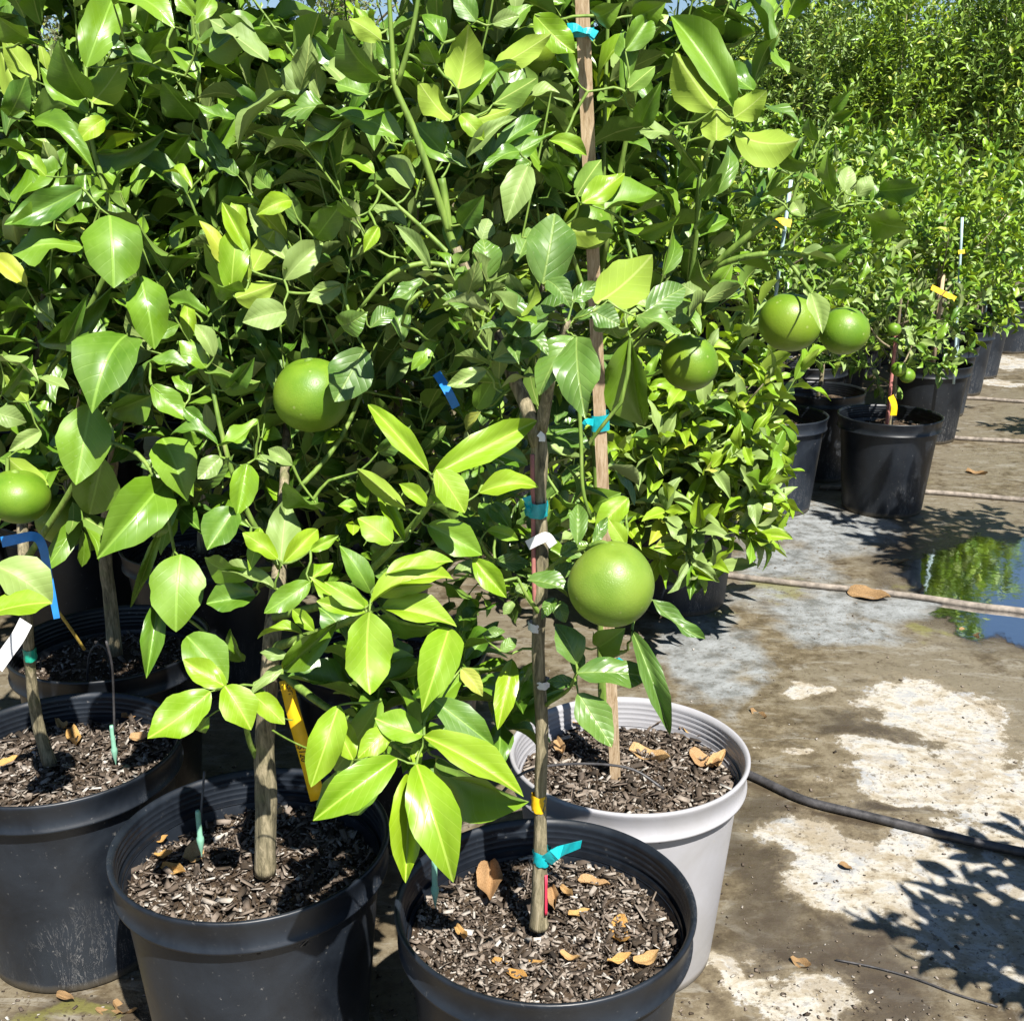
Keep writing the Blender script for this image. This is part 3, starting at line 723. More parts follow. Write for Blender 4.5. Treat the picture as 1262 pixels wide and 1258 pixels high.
# T1 in the front pot
T1 = newtree('citrus_tree', 'slender citrus tree in the front centre pot bearing the large pale pomelo', 'tree', (PF.x, PF.y, .34), GT)
yf = PF.y
T1.stem(Pts([(664, 1142, yf), (664, 1120, yf), (666, 1040, yf), (666, 980, yf), (668, 900, yf), (663, 800, yf), (668, 700, yf), (664, 620, yf), (665, 560, yf), (662, 530, yf)]),
        [.0150, .0125, .0100, .0088, .0090, .0092, .0092, .0098, .0110, .0105], 'trunk', n=12, noise=.06)
T1.stem(Pts([(664, 548, yf), (648, 500, yf), (628, 455, yf+.02), (606, 400, yf+.04), (580, 345, yf+.05), (562, 305, yf+.05)]), [.011, .0095, .0085, .008, .0075, .007], 'branch')
T1.stem(Pts([(562, 310, yf+.05), (553, 285, yf+.05), (530, 215, yf+.04), (508, 155, yf+.04), (488, 110, yf+.04), (484, 85, yf+.04)]), [.0058, .0048, .0042, .0040, .0038, .0038], 'branch', M_GREEN)
T1.stem(Pts([(486, 100, yf+.04), (482, 40, yf+.04), (478, -30, yf+.04)]), [.0035, .003, .0025], 'branch', M_GREEN, n=6)
T1.stem(Pts([(490, 105, yf+.04), (508, 40, yf+.03), (520, -30, yf+.03)]), [.0035, .003, .0025], 'branch', M_GREEN, n=6)
T1.stem(Pts([(553, 285, yf+.05), (549, 250, yf+.05), (544, 220, yf+.05)]), [.0055, .0052, .005], 'branch', M_GREEN)
T1.stem(Pts([(560, 320, yf+.05), (530, 290, yf+.06), (495, 258, yf+.06), (462, 228, yf+.07)]), [.0033, .003, .0024, .002], 'branch', M_GREEN)
T1.stem(Pts([(566, 330, yf+.05), (520, 325, yf+.04), (480, 340, yf+.03), (444, 380, yf+.03)]), [.0036, .0034, .0032, .002], 'branch', M_GREEN)
T1.stem(Pts([(562, 352, yf+.05), (530, 355, yf), (505, 372, yf-.02), (495, 400, yf)]), [.0028, .0028, .0025, .0016], 'branch', M_GREEN)
T1.stem(Pts([(666, 530, yf), (676, 480, yf-.02), (684, 440, yf-.04), (700, 395, yf-.06)]), [.0095, .007, .0055, .004], 'branch')
T1.stem(Pts([(712, 470, yf-.04), (716, 540, yf-.05), (718, 600, yf-.05), (728, 640, yf-.04)]), [.0028, .0026, .0024, .002], 'branch', M_GREEN, n=6)
T1.stem(Pts([(672, 708, yf), (690, 692, yf-.03), (706, 680, yf-.05), (735, 672, yf-.07)]), [.0055, .0042, .0036, .003], 'branch', M_GREEN)
T1.stem(Pts([(668, 760, yf), (650, 735, yf-.02), (638, 712, yf-.02)]), [.004, .003, .002], 'branch', M_GREEN, n=6)
T1.stem(Pts([(670, 870, yf), (700, 850, yf-.05), (712, 826, yf-.07)]), [.003, .0026, .002], 'branch', M_GREEN, n=6)
fruit(T1, 754, 720, 54, yf - .09, M_FRUIT, label='large smooth pale green pomelo', squash=.97, pear=.12, stalk=Pts([(742, 668, yf-.08), (725, 673, yf-.07)]))
# T2 in the white pot
T2 = newtree('citrus_tree', 'citrus tree in the white pot, its branch reaching right with two fruits', 'tree', (PWH.x - .06, PWH.y + .03, .35), GT)
yw = PWH.y
T2.stem(Pts([(745, 905, yw+.05), (742, 800, yw+.05), (742, 680, yw+.05), (735, 560, yw+.06), (738, 430, yw+.06), (742, 300, yw+.05), (744, 180, yw+.04), (748, 60, yw+.04), (752, -60, yw+.04)]),
        [.010, .009, .0085, .008, .007, .0055, .004, .003, .003], 'trunk', M_GREEN, n=10)
T2.stem(Pts([(742, 440, yw+.06), (800, 400, yw), (855, 350, yw-.06), (905, 305, yw-.10), (955, 265, yw-.12), (990, 240, yw-.13)]), [.006, .006, .0055, .0052, .0048, .004], 'branch', M_GREEN)
T2.stem(Pts([(880, 330, yw-.08), (905, 320, yw-.1), (945, 313, yw-.12), (985, 314, yw-.13), (1025, 321, yw-.13)]), [.005, .005, .0045, .0036, .002], 'branch', M_GREEN)
T2.stem(Pts([(963, 312, yw-.12), (978, 330, yw-.13), (992, 350, yw-.14), (1003, 366, yw-.14)]), [.0035, .0034, .0034, .003], 'branch', M_GREEN, n=7)
T2.stem(Pts([(955, 316, yw-.12), (975, 298, yw-.12), (995, 280, yw-.13), (1030, 258, yw-.13), (1065, 250, yw-.13)]), [.003, .0028, .0028, .0025, .002], 'branch', M_GREEN, n=7)
T2.stem(Pts([(975, 256, yw-.13), (985, 220, yw-.13), (1000, 190, yw-.13), (1020, 150, yw-.13), (1045, 115, yw-.13)]), [.003, .0028, .0028, .0022, .0015], 'branch', M_GREEN, n=7)
T2.stem(Pts([(848, 360, yw-.05), (858, 290, yw-.08), (862, 220, yw-.1), (880, 170, yw-.12)]), [.0045, .004, .0036, .003], 'branch', M_GREEN, n=7)
T2.stem(Pts([(742, 330, yw+.04), (770, 180, yw), (790, 80, yw-.02), (800, 20, yw-.02)]), [.005, .004, .003, .003], 'branch', M_GREEN, n=7)
T2.stem(Pts([(740, 420, yw+.05), (700, 300, yw), (665, 200, yw-.03), (640, 110, yw-.04)]), [.005, .004, .003, .003], 'branch', M_GREEN, n=7)
fruit(T2, 973, 397, 38, yw - .15, label='green grapefruit, larger of the pair on the right branch')
fruit(T2, 1040, 408, 31, yw - .12, label='green grapefruit, smaller of the pair on the right branch')
fruit(T2, 850, 447, 36, yw - .02, label='green fruit half hidden behind a dark leaf, right of the stake')
fruit(T2, 655, 62, 30, yw - .12, label='green fruit under a pale leaf near the top, left of the stake')
fruit(T2, 724, 278, 31, yw - .16, label='green fruit among leaves touching the stake')
# T3 in the second pot
T3 = newtree('citrus_tree', 'citrus tree with thick pale trunk and bright lime leaves hanging in front', 'tree', (PS.x + .02, PS.y, .335), GT)
ys_ = PS.y
T3.stem(Pts([(327, 1076, ys_), (327, 1040, ys_), (328, 985, ys_), (326, 925, ys_), (330, 860, ys_), (336, 780, ys_+.01), (345, 690, ys_+.08), (350, 600, ys_+.18), (355, 500, ys_+.30), (360, 400, ys_+.38), (366, 320, ys_+.4)]),
        [.0180, .0172, .0175, .0160, .0145, .0135, .011, .008, .006, .005, .004], 'trunk', n=14, noise=.05)
T3.stem(Pts([(318, 935, ys_), (308, 915, ys_-.02), (300, 885, ys_-.06), (283, 852, ys_-.1)]), [.006, .0045, .004, .003], 'branch', M_GREEN)
T3.stem(Pts([(332, 800, ys_+.01), (390, 780, ys_-.08), (430, 765, ys_-.2), (456, 752, ys_-.27)]), [.008, .006, .005, .0035], 'branch', M_GREEN)
T3.stem(Pts([(338, 760, ys_+.01), (410, 740, ys_-.05), (470, 690, ys_-.15), (515, 640, ys_-.22), (533, 612, ys_-.24), (536, 595, ys_-.25)]), [.007, .006, .005, .0045, .004, .003], 'branch', M_GREEN)
T3.stem(Pts([(334, 820, ys_+.01), (400, 870, ys_-.1), (460, 900, ys_-.22), (508, 935, ys_-.32)]), [.007, .0055, .0045, .003], 'branch', M_GREEN)
T3.stem(Pts([(345, 700, ys_+.02), (300, 620, ys_+.0), (270, 520, ys_+.0), (250, 400, ys_+.05)]), [.0045, .004, .0035, .002], 'branch', M_GREEN)
T3.stem(Pts([(352, 620, ys_+.15), (420, 540, ys_+.2), (460, 440, ys_+.25), (480, 350, ys_+.3)]), [.0045, .004, .003, .002], 'branch', M_GREEN)
fruit(T3, 384, 487, 48, ys_ - .02, label='big green grapefruit with a glossy leaf over it, left of centre')
# T4 in the left pot
T4 = newtree('citrus_tree', 'citrus tree with leaning trunk and wide glossy leaves in the left edge pot', 'tree', (PL.x - .03, PL.y, .35), GT)
yl = PL.y
T4.stem(Pts([(62, 942, yl), (50, 905, yl), (42, 865, yl-.01), (38, 830, yl-.02), (35, 790, yl-.03), (30, 700, yl-.02), (28, 600, yl+.06), (40, 480, yl+.20), (56, 350, yl+.25), (66, 200, yl+.25)]),
        [.0135, .0110, .0105, .0098, .0098, .010, .009, .0075, .006, .004], 'trunk', n=12, noise=.05)
T4.stem(Pts([(32, 690, yl-.06), (90, 600, yl-.12), (140, 500, yl-.16), (160, 400, yl-.18)]), [.006, .005, .004, .003], 'branch', M_GREEN)
T4.stem(Pts([(120, 540, yl-.15), (170, 560, yl-.2), (200, 610, yl-.24), (215, 680, yl-.26)]), [.004, .0036, .003, .0025], 'branch', M_GREEN)
T4.stem(Pts([(45, 480, yl-.03), (110, 380, yl-.08), (140, 290, yl-.1), (110, 160, yl-.08), (105, 60, yl-.05)]), [.005, .0045, .004, .0035, .003], 'branch', M_GREEN)
fruit(T4, 22, 612, 40, yl - .21, label='sunlit green grapefruit at the left edge', squash=.82)
fruit(T4, 78, 640, 33, yl + .22, label='green grapefruit in deep shade')
# T5 behind them
T5 = newtree('citrus_tree', 'citrus tree with dark upright trunk standing behind the left pot, leaves filling the upper left', 'tree', (P5.x, P5.y, .34), GT)
y5 = P5.y
T5.stem(Pts([(142, 806, y5), (136, 740, y5), (130, 680, y5), (138, 580, y5), (160, 460, y5), (190, 340, y5), (220, 220, y5-.05), (245, 120, y5-.12), (240, 20, y5-.14), (236, -80, y5-.14)]),
        [.0175, .0150, .014, .0125, .011, .0095, .008, .006, .005, .004], 'trunk', n=11)
T5.stem(Pts([(258, 262, y5-.3), (254, 200, y5-.32), (246, 110, y5-.34), (238, 30, y5-.35), (234, -40, y5-.35)]), [.0036, .0034, .0030, .0028, .0024], 'branch', M_GREEN)
T5.stem(Pts([(210, 300, y5-.03), (240, 290, y5-.2), (258, 262, y5-.3)]), [.006, .006, .0055], 'branch', M_GREEN)
T5.stem(Pts([(190, 330, y5), (290, 280, y5-.15), (350, 200, y5-.2), (380, 90, y5-.2)]), [.006, .005, .004, .003], 'branch', M_GREEN)
T5.stem(Pts([(160, 460, y5), (80, 350, y5-.1), (60, 200, y5-.2), (40, 60, y5-.2)]), [.006, .005, .004, .003], 'branch', M_GREEN)
T6 = newtree('citrus_tree', 'dark citrus tree in the shade behind the fruit and blue ribbon, left of centre', 'tree', (P6.x, P6.y, .34), GT)
y6 = P6.y
T6.stem(Pts([(482, 815, y6), (478, 700, y6), (485, 560, y6), (500, 420, y6), (510, 280, y6), (520, 120, y6), (525, -40, y6)]), [.015, .013, .011, .0095, .008, .006, .004], 'trunk')
T7 = newtree('citrus_tree', 'leafy citrus tree in the pot deepest in the shade at left', 'tree', (P7.x, P7.y, .34), GT)
y7 = P7.y
T7.stem(Pts([(250, 680, y7), (252, 560, y7), (260, 400, y7), (262, 240, y7), (265, 60, y7)]), [.017, .014, .012, .009, .005], 'trunk')

# ---- leaves read off the photograph: (x0,y0 base, x1,y1 tip, width, kind, facing, [Y offset])
TR = {1: (T1, yf), 2: (T2, yw - .04), 3: (T3, ys_), 4: (T4, yl), 5: (T5, y5 - .2)}
def heroes(ox, oy, sc, rows):
    for r in rows:
        tr, Yo = r[0], r[1]; x0, y0, x1, y1, w_ = [q for q in r[2:7]]; kind, ori = r[7], r[8]
        T, Yb = TR[tr]
        T.hero_leaf(ox + x0 / sc, oy + y0 / sc, ox + x1 / sc, oy + y1 / sc, w_ / sc, kind, ori, Yb + Yo)
heroes(0, 0, 2.995, [
 (5,-.45,318,250,418,-10,135,'g','f'), (5,-.45,420,20,645,105,115,'g','u'), (5,-.42,735,150,978,45,95,'g','l'), (5,-.46,978,95,772,195,105,'g','u'), (5,-.45,1110,110,1262,260,100,'g','u'),
 (4,-.15,340,380,462,210,115,'y','b'), (4,-.15,320,360,215,150,130,'g','l'), (4,-.17,325,420,150,250,90,'g','u'), (4,-.16,118,450,352,640,80,'g','u'), (4,-.16,385,440,282,532,75,'y','f'),
 (4,-.18,305,695,15,830,105,'g','f'), (4,-.16,265,745,40,830,85,'g','f'), (4,-.16,300,742,458,710,34,'g','u'), (4,-.2,405,795,420,1064,215,'g','f'), (4,-.18,305,915,42,940,95,'g','u'), (4,-.19,520,1020,570,1290,150,'g','f'),
 (4,-.15,410,1060,140,1258,100,'g','l'), (5,-.35,745,950,510,815,60,'g','l'), (5,-.4,735,300,558,200,75,'g','u'), (5,-.42,1035,430,770,450,120,'g','u'), (5,-.38,1000,590,810,695,115,'g','l'),
 (5,-.36,610,480,340,558,75,'g','l'), (5,-.38,825,637,690,520,55,'g','u'), (5,-.36,690,720,490,590,85,'g','u'), (5,-.34,700,500,600,640,90,'g','l'), (5,-.34,720,440,600,300,110,'g','l'),
 (3,.02,855,1085,885,820,115,'y','f'), (3,.02,850,1080,752,895,80,'y','b'), (3,.03,850,1000,735,815,70,'y','f'), (3,.03,920,940,820,748,75,'y','f'), (3,.0,870,1100,1022,1045,100,'y','b'), (3,.01,860,1090,920,950,70,'y','b'),
 (3,.03,930,1000,1012,850,85,'y','b'), (3,.02,905,1080,735,1000,60,'g','l'), (3,.02,770,1170,620,1105,50,'g','u'), (3,.05,900,840,860,740,60,'y','f'), (3,.05,1060,960,915,755,85,'s','f'), (3,.03,1050,1035,1192,895,112,'s','f'),
 (3,.0,1055,1150,895,1190,130,'s','f'), (3,.05,1075,740,945,795,80,'y','f'), (3,.02,1262,1050,1133,1112,80,'s','f'), (4,-.15,100,1062,-30,945,75,'y','u'), (4,-.15,30,430,100,280,85,'g','l'), (4,-.12,60,340,-40,200,70,'y','b'),
 (4,-.15,100,140,-10,60,130,'g','l'), (4,-.12,130,300,10,140,80,'y','b'), (5,-.4,560,240,400,190,60,'g','u'), (5,-.3,640,100,500,300,120,'g','l'), (5,-.35,980,270,1010,440,90,'y','f'), (5,-.35,1150,250,1262,400,100,'g','f'),
 (5,-.3,1045,540,1080,700,110,'g','l'), (5,-.35,970,470,1035,590,80,'y','b'), (4,-.1,170,650,60,560,60,'y','f'), (4,-.12,0,180,110,420,60,'y','b'), (5,-.42,1258,70,1205,160,60,'g','f'), (5,-.42,720,60,640,-30,60,'g','f'), (5,-.42,720,90,790,-20,70,'g','f'),
 (5,-.38,1262,600,1140,600,60,'g','u'), (5,-.38,1190,650,1090,640,70,'y','f'), (5,-.3,1080,580,960,660,120,'g','l'),(3,.05,1165,880,1262,750,110,'g','l'),(4,-.14,240,1258,330,1080,60,'g','l'),(5,-.44,830,620,750,480,60,'g','u'),(3,.08,690,1120,700,1258,60,'y','f'),
])
heroes(420, 0, 2.995, [
 (1,.04,175,285,5,105,115,'g','l'), (1,.05,150,150,30,70,80,'y','b'), (1,.04,405,445,285,300,95,'y','b'), (1,.05,100,350,-20,310,85,'g','u'), (1,.03,430,330,470,90,150,'y','b'), (1,.1,570,250,778,125,95,'y','b'),
 (2,-.2,715,55,865,195,110,'y','f'), (1,.06,425,420,668,262,75,'g','u'), (1,.08,560,385,722,290,95,'g','b'), (1,.1,685,362,808,345,45,'s','u'), (1,.05,570,560,742,438,72,'g','u'), (1,.04,578,588,795,485,75,'g','u'),
 (1,.04,462,585,652,435,55,'s','f'), (1,.06,480,440,632,400,60,'y','b'), (1,.04,440,425,530,520,70,'y','f'), (2,-.22,770,520,908,576,62,'y','f'), (2,-.2,825,712,760,590,105,'g','l'), (2,-.2,870,725,962,590,90,'g','b'),
 (2,-.22,890,750,1048,640,95,'y','f'), (2,-.22,975,775,1195,740,120,'g','u'), (2,-.2,820,850,1010,862,110,'y','b'), (1,-.06,745,1048,790,788,195,'d','f'), (1,-.07,765,1185,568,1205,135,'d','f'), (1,-.06,762,1035,850,1140,85,'d','f'), (1,-.05,858,1112,942,1040,75,'d','f'),
 (1,-.02,940,1120,1150,940,190,'y','b'), (1,-.04,1125,1150,1270,1060,115,'d','f'), (1,.0,530,1035,522,880,115,'d','f'), (1,.02,520,885,545,808,85,'s','f'), (1,.0,430,1110,520,970,95,'g','l'), (1,0,545,1115,612,1018,55,'s','f'),
 (1,.02,690,615,610,825,120,'s','f'), (1,.04,445,830,530,720,95,'g','l'), (1,.06,232,520,-40,430,95,'g','u'), (1,.06,405,598,275,455,130,'g','f'), (1,.07,260,700,175,580,95,'s','f'), (1,.06,125,640,-20,612,50,'y','u'),
 (1,.02,138,838,85,932,55,'y','f'), (1,.02,330,992,200,832,55,'s','f'), (2,-.18,1050,190,1142,55,95,'g','f'), (2,-.18,1045,350,1040,110,70,'g','f'), (2,-.16,1110,455,1185,300,85,'g','l'), (2,-.16,1215,492,1085,500,55,'s','u'),
 (2,-.2,1060,330,1160,245,70,'g','b'), (1,.05,60,800,-10,740,60,'g','l'), (1,.03,110,1210,200,1150,70,'d','f'), (1,.02,0,1200,100,1150,110,'d','l'), (1,.0,300,1030,180,1110,60,'d','u'), (1,-.02,480,1130,370,1100,70,'d','f'),
 (1,-.04,985,1110,1030,1250,110,'d','l'), (1,-.05,930,1150,1030,1200,120,'d','f'), (1,-.05,1090,1170,1262,1240,70,'d','u'), (2,-.15,940,60,1040,10,90,'g','l'), (2,-.15,1080,60,1200,10,100,'g','l'), (1,.05,380,160,290,60,70,'g','u'),
 (1,.06,600,110,700,20,70,'g','u'), (1,.06,500,80,420,-20,80,'g','f'), (1,.06,560,90,660,60,60,'s','f'), (1,.05,210,260,130,150,70,'g','f'), (1,.05,350,240,300,150,80,'g','l'), (2,-.2,870,300,790,200,50,'g','f'), (1,.05,480,620,390,550,40,'d','f'),
 (1,.03,660,560,520,640,60,'g','u'), (1,.03,700,600,640,640,60,'g','f'), (1,.0,500,1210,590,1100,60,'y','f'), (2,-.18,1100,870,1250,800,60,'g','l'), (1,-.02,620,1010,720,1090,70,'s','l'),(1,-.04,860,1180,990,1140,50,'d','f'),
])
heroes(840, 0, 2.995, [
 (2,-.2,120,405,-25,195,155,'y','b'), (2,-.17,190,400,-40,60,135,'g','f'), (2,-.17,268,335,148,228,75,'g','f'), (2,-.21,128,520,130,390,120,'y','b'), (2,-.2,195,435,315,335,105,'y','b'), (2,-.19,195,490,435,515,135,'y','b'),
 (2,-.14,475,600,358,540,90,'g','l'), (2,-.13,575,725,540,550,52,'g','l'), (2,-.14,560,765,475,690,85,'g','l'), (2,-.13,600,705,618,615,65,'s','f'), (2,-.13,650,725,700,650,70,'s','f'), (2,-.13,730,705,882,690,95,'g','l'),
 (2,-.13,640,762,842,840,80,'g','l'), (2,-.14,592,785,458,825,62,'g','l'), (2,-.13,490,960,628,900,85,'g','l'), (2,-.13,540,1072,632,1070,62,'g','l'), (2,-.13,445,800,412,745,60,'s','f'), (2,-.13,335,730,240,772,34,'g','u'),
 (2,-.13,550,405,625,335,55,'g','l'), (2,-.13,560,432,642,405,42,'g','l'), (2,-.2,478,1085,520,1232,75,'s','f'), (2,-.14,440,938,572,970,30,'s','u'), (2,-.12,188,975,108,1062,70,'g','l'), (2,-.12,70,640,0,545,55,'g','l'),
 (2,-.12,70,1100,0,1050,90,'s','f'), (2,-.12,130,1070,60,950,70,'g','l'), (2,-.13,70,740,150,640,60,'g','l'), (2,-.13,60,850,130,780,55,'g','l'), (2,-.1,50,1130,-60,1180,90,'d','f'), (2,-.13,500,520,470,430,50,'g','l'), (2,-.13,700,745,760,700,55,'g','u'),
])
heroes(0, 420, 2.995, [
 (4,-.2,470,-20,340,268,220,'g','f'), (4,-.21,335,235,280,532,190,'g','f'), (4,-.2,28,432,180,532,85,'y','b'), (4,-.24,605,520,358,804,200,'g','f'), (4,-.24,600,360,690,592,165,'g','f'), (3,-.02,560,165,690,292,95,'g','f'), (3,-.02,680,250,750,312,60,'g','f'),
 (3,-.04,805,385,628,350,48,'g','u'), (3,-.06,912,455,875,645,108,'g','f'), (3,-.08,870,620,765,772,150,'g','f'), (4,-.28,668,788,650,1074,205,'g','f'), (4,-.27,585,960,540,1245,85,'g','f'), (3,-.1,690,1090,840,1262,160,'g','f'), (3,-.08,945,940,762,970,120,'g','f'),
 (3,-.04,815,430,730,510,85,'s','f'), (3,.03,555,80,700,105,55,'g','u'), (4,-.1,0,75,142,150,50,'s','u'), (4,-.12,-20,265,98,300,85,'s','f'), (4,-.12,150,335,32,408,62,'s','f'), (4,-.12,145,140,255,180,42,'s','u'), (4,-.12,100,228,15,125,62,'y','b'),
 (3,-.12,1035,832,1060,580,135,'s','f'), (3,-.14,1045,822,1172,695,85,'y','f'), (3,-.13,1025,805,895,708,75,'y','f'), (3,-.12,1015,915,805,850,62,'s','u'), (4,-.30,-20,830,192,972,160,'s','f'), (4,-.2,600,680,482,985,42,'g','l'),
 (3,-.15,1145,775,1250,718,50,'y','f'), (3,-.18,1145,890,975,1005,95,'g','f'), (3,-.18,1245,1035,1045,1212,105,'g','l'), (3,-.1,930,850,755,800,120,'g','l'), (3,-.07,1345,30,1235,225,190,'d','f'), (4,-.2,660,600,560,720,60,'g','l'),
 (3,.0,760,100,660,0,80,'g','f'), (3,.0,790,60,720,-60,70,'s','f'), (3,.0,700,200,640,130,60,'g','u'), (3,.0,960,150,750,60,90,'g','l'), (4,-.16,560,200,400,260,120,'g','l'), (3,-.04,950,290,800,390,60,'g','u'), (3,-.02,960,420,1010,500,60,'s','f'), (3,-.05,1080,460,990,400,60,'s','f'),
 (3,-.05,1180,620,1050,520,120,'g','l'), (3,-.08,960,690,920,850,60,'y','f'), (3,-.1,1100,900,1230,820,80,'y','f'), (3,-.12,1160,1070,1080,990,60,'y','f'), (4,-.26,900,1180,850,1060,60,'g','l'),(4,-.12,560,-10,660,-60,60,'g','f'),(3,.0,850,170,940,60,70,'g','l'),(4,-.1,10,200,120,50,60,'g','l'),
 (3,-.1,1120,1085,950,1100,30,'y','u'), (3,-.08,1060,1160,960,1150,50,'s','f'), (4,-.2,380,430,330,640,170,'g','l'),
])
T4.hero_leaf(-14, 757, 64, 743, 31, 'y', 'u', yl - .38, False)
heroes(420, 420, 2.995, [
 (3,-.26,325,485,100,235,90,'y','f'), (3,-.27,335,500,724,295,130,'y','f'), (3,-.28,352,475,458,635,125,'y','f'), (3,-.25,510,562,732,543,90,'y','f'), (3,-.24,240,620,60,472,72,'y','b'), (3,-.26,322,612,215,528,62,'y','f'), (3,-.24,190,745,62,655,110,'y','f'), (3,-.23,238,740,138,560,62,'y','f'),
 (3,-.22,320,680,522,790,135,'g','f'), (3,-.2,540,700,656,735,58,'y','f'), (3,-.3,110,970,415,880,95,'y','u'), (3,-.29,168,860,415,815,75,'y','u'), (3,-.29,112,930,340,900,65,'y','b'), (3,-.28,150,985,428,1055,110,'y','f'), (3,-.32,105,1000,108,1305,192,'y','f'),
 (3,-.3,90,985,-60,890,80,'y','f'), (3,-.28,400,1060,300,1370,160,'y','f'), (3,-.22,490,805,612,948,95,'y','f'), (3,-.15,570,812,702,822,70,'d','f'), (3,-.26,112,930,-5,755,95,'g','f'), (3,-.3,100,980,-120,870,90,'y','u'), (3,-.3,95,1000,-90,960,70,'y','f'),
 (1,-.03,537,108,392,165,72,'s','f'), (1,-.05,560,70,728,-10,120,'d','f'), (1,-.07,862,-15,732,202,135,'d','f'), (1,-.08,872,-15,905,288,168,'d','f'), (2,-.28,1070,-10,1122,312,185,'g','l'), (2,-.25,925,600,1035,560,120,'g','l'), (1,-.08,872,752,875,602,74,'d','f'), (1,-.06,935,745,985,650,50,'d','f'), (1,-.04,1050,750,990,660,70,'y','f'),
 (1,-.06,688,885,858,935,72,'d','u'), (1,-.08,870,1195,790,1045,115,'d','f'), (1,-.1,872,1225,1150,1245,112,'d','f'), (1,-.06,1075,1070,1215,1455,85,'d','f'), (1,-.02,1150,955,1345,1100,58,'d','f'), (1,.1,740,340,920,400,95,'d','u'), (1,-.02,525,1085,608,1072,40,'d','f'), (1,-.02,590,1145,650,1100,52,'d','f'),
 (1,-.02,415,865,522,850,52,'s','u'), (3,-.12,560,600,630,700,80,'g','f'), (3,-.12,510,600,580,700,70,'g','f'), (1,0,640,960,600,1010,40,'s','f'), (1,0,690,905,640,930,50,'s','f'), (1,0,790,950,740,1030,50,'d','f'), (1,0,800,960,830,1040,70,'d','f'), (1,.05,540,250,600,180,60,'g','f'),
 (1,.02,500,250,570,130,80,'g','l'), (3,-.2,520,410,690,460,100,'g','f'), (1,-.04,780,870,870,820,60,'d','f'), (1,-.05,810,790,880,750,60,'d','f'), (1,-.03,930,780,850,740,40,'d','f'), (3,-.1,140,1010,350,1050,110,'g','l'), (3,-.1,380,890,510,1010,90,'g','l'), (1,.05,800,560,900,600,60,'g','l'),
 (1,.04,1060,580,940,700,100,'y','f'), (3,-.05,140,410,260,310,70,'d','l'), (1,.05,350,0,260,110,60,'g','f'), (1,-.02,880,1140,870,1240,60,'d','f'), (1,-.03,950,1130,1050,1060,120,'g','l'), (1,-.03,1060,1140,930,1070,130,'g','l'),(3,-.2,60,620,-10,610,50,'y','f'),
 (1,0,600,40,670,110,70,'d','l'),(3,-.25,380,600,330,560,40,'y','f'),
])
heroes(0, 820, 2.871, [
 (3,-.18,745,92,522,258,145,'y','f'), (3,-.2,795,72,888,228,145,'y','f'), (3,-.17,800,75,648,-22,95,'y','f'), (3,-.15,895,100,1008,208,85,'y','f'), (3,-.12,1010,0,882,108,42,'s','f'), (3,-.14,900,60,1040,190,60,'g','l'),
 (3,-.3,1200,140,1100,430,130,'y','f'), (3,-.12,740,180,700,230,50,'g','l'),
])
heroes(420, 820, 2.629, [
 (3,-.36,245,318,365,702,165,'y','f'), (3,-.34,225,345,210,704,108,'y','f'), (3,-.36,182,300,-90,502,135,'y','f'), (3,-.35,268,230,592,425,112,'y','f'), (3,-.33,270,225,110,170,105,'y','f'), (3,-.32,165,200,55,300,85,'y','f'), (3,-.3,300,110,495,262,110,'g','f'), (3,-.3,40,305,-35,150,90,'y','f'),
 (3,-.26,130,110,-20,340,120,'g','l'), (3,-.26,330,300,610,440,125,'g','l'), (3,-.24,310,310,510,445,110,'g','l'), (3,-.28,150,360,20,480,80,'g','l'), (3,-.12,555,-20,508,208,78,'y','f'), (1,-.05,762,58,668,50,48,'d','f'), (1,-.09,768,90,878,264,115,'d','f'), (3,-.25,280,270,140,250,60,'y','f'), (3,-.33,250,330,240,250,40,'y','f'),
 (3,-.3,20,340,-80,460,70,'g','l'), (3,-.2,390,10,460,100,60,'s','f'),
])
OPEN += [(1012, 640, 44, 150, 3.9), (905, 735, 40, 26, 3.9)]
# ---- filling shoots, set back from the leaves above
mixG = (['g', 'd', 'y', 's'], [9, 3, .8, .8]); mixD = (['d', 'g', 's', 'y'], [6, 4, 2, .4]); mixY = (['y', 'g', 's'], [7, 3, 1])
T1.blob(PY(560, 180, yf+.26), (.22, .12, .26), 57, .10, mixD)
T1.blob(PY(640, 400, yf+.20), (.17, .10, .16), 39, .07, mixD)
T1.blob(PY(470, 330, yf+.22), (.15, .10, .18), 33, .07, mixD)
T1.blob(PY(640, 780, yf+.10), (.08, .06, .12), 15, .05, mixD, sl=.09)
T2.blob(PY(800, 120, yw+.10), (.17, .14, .26), 52, .10, mixG)
T2.blob(PY(660, 120, yw+.10), (.20, .14, .26), 44, .10, mixG)
T2.blob(PY(790, 380, yw+.12), (.13, .10, .18), 26, .085, mixG)
T2.blob(PY(680, 600, yw+.12), (.16, .10, .22), 26, .085, mixD)
T3.blob(PY(380, 560, ys_+.20), (.22, .12, .26), 59, .085, mixG)
T3.blob(PY(350, 360, ys_+.22), (.22, .12, .24), 57, .08, mixG)
T3.blob(PY(500, 800, ys_-.02), (.13, .08, .16), 23, .085, mixG)
T3.blob(PY(250, 560, ys_+.12), (.16, .10, .20), 33, .08, mixG)
T4.blob(PY(60, 420, yl+.12), (.20, .14, .30), 49, .115, mixG)
T4.blob(PY(60, 180, yl+.12), (.22, .14, .26), 44, .10, mixG)
T4.blob(PY(180, 480, yl+.10), (.18, .12, .22), 36, .095, mixG)
T4.blob(PY(20, 560, yl+.02), (.14, .10, .12), 15, .09, mixG)
T5.blob(PY(180, 120, y5-.05), (.36, .22, .34), 96, .125, mixG)
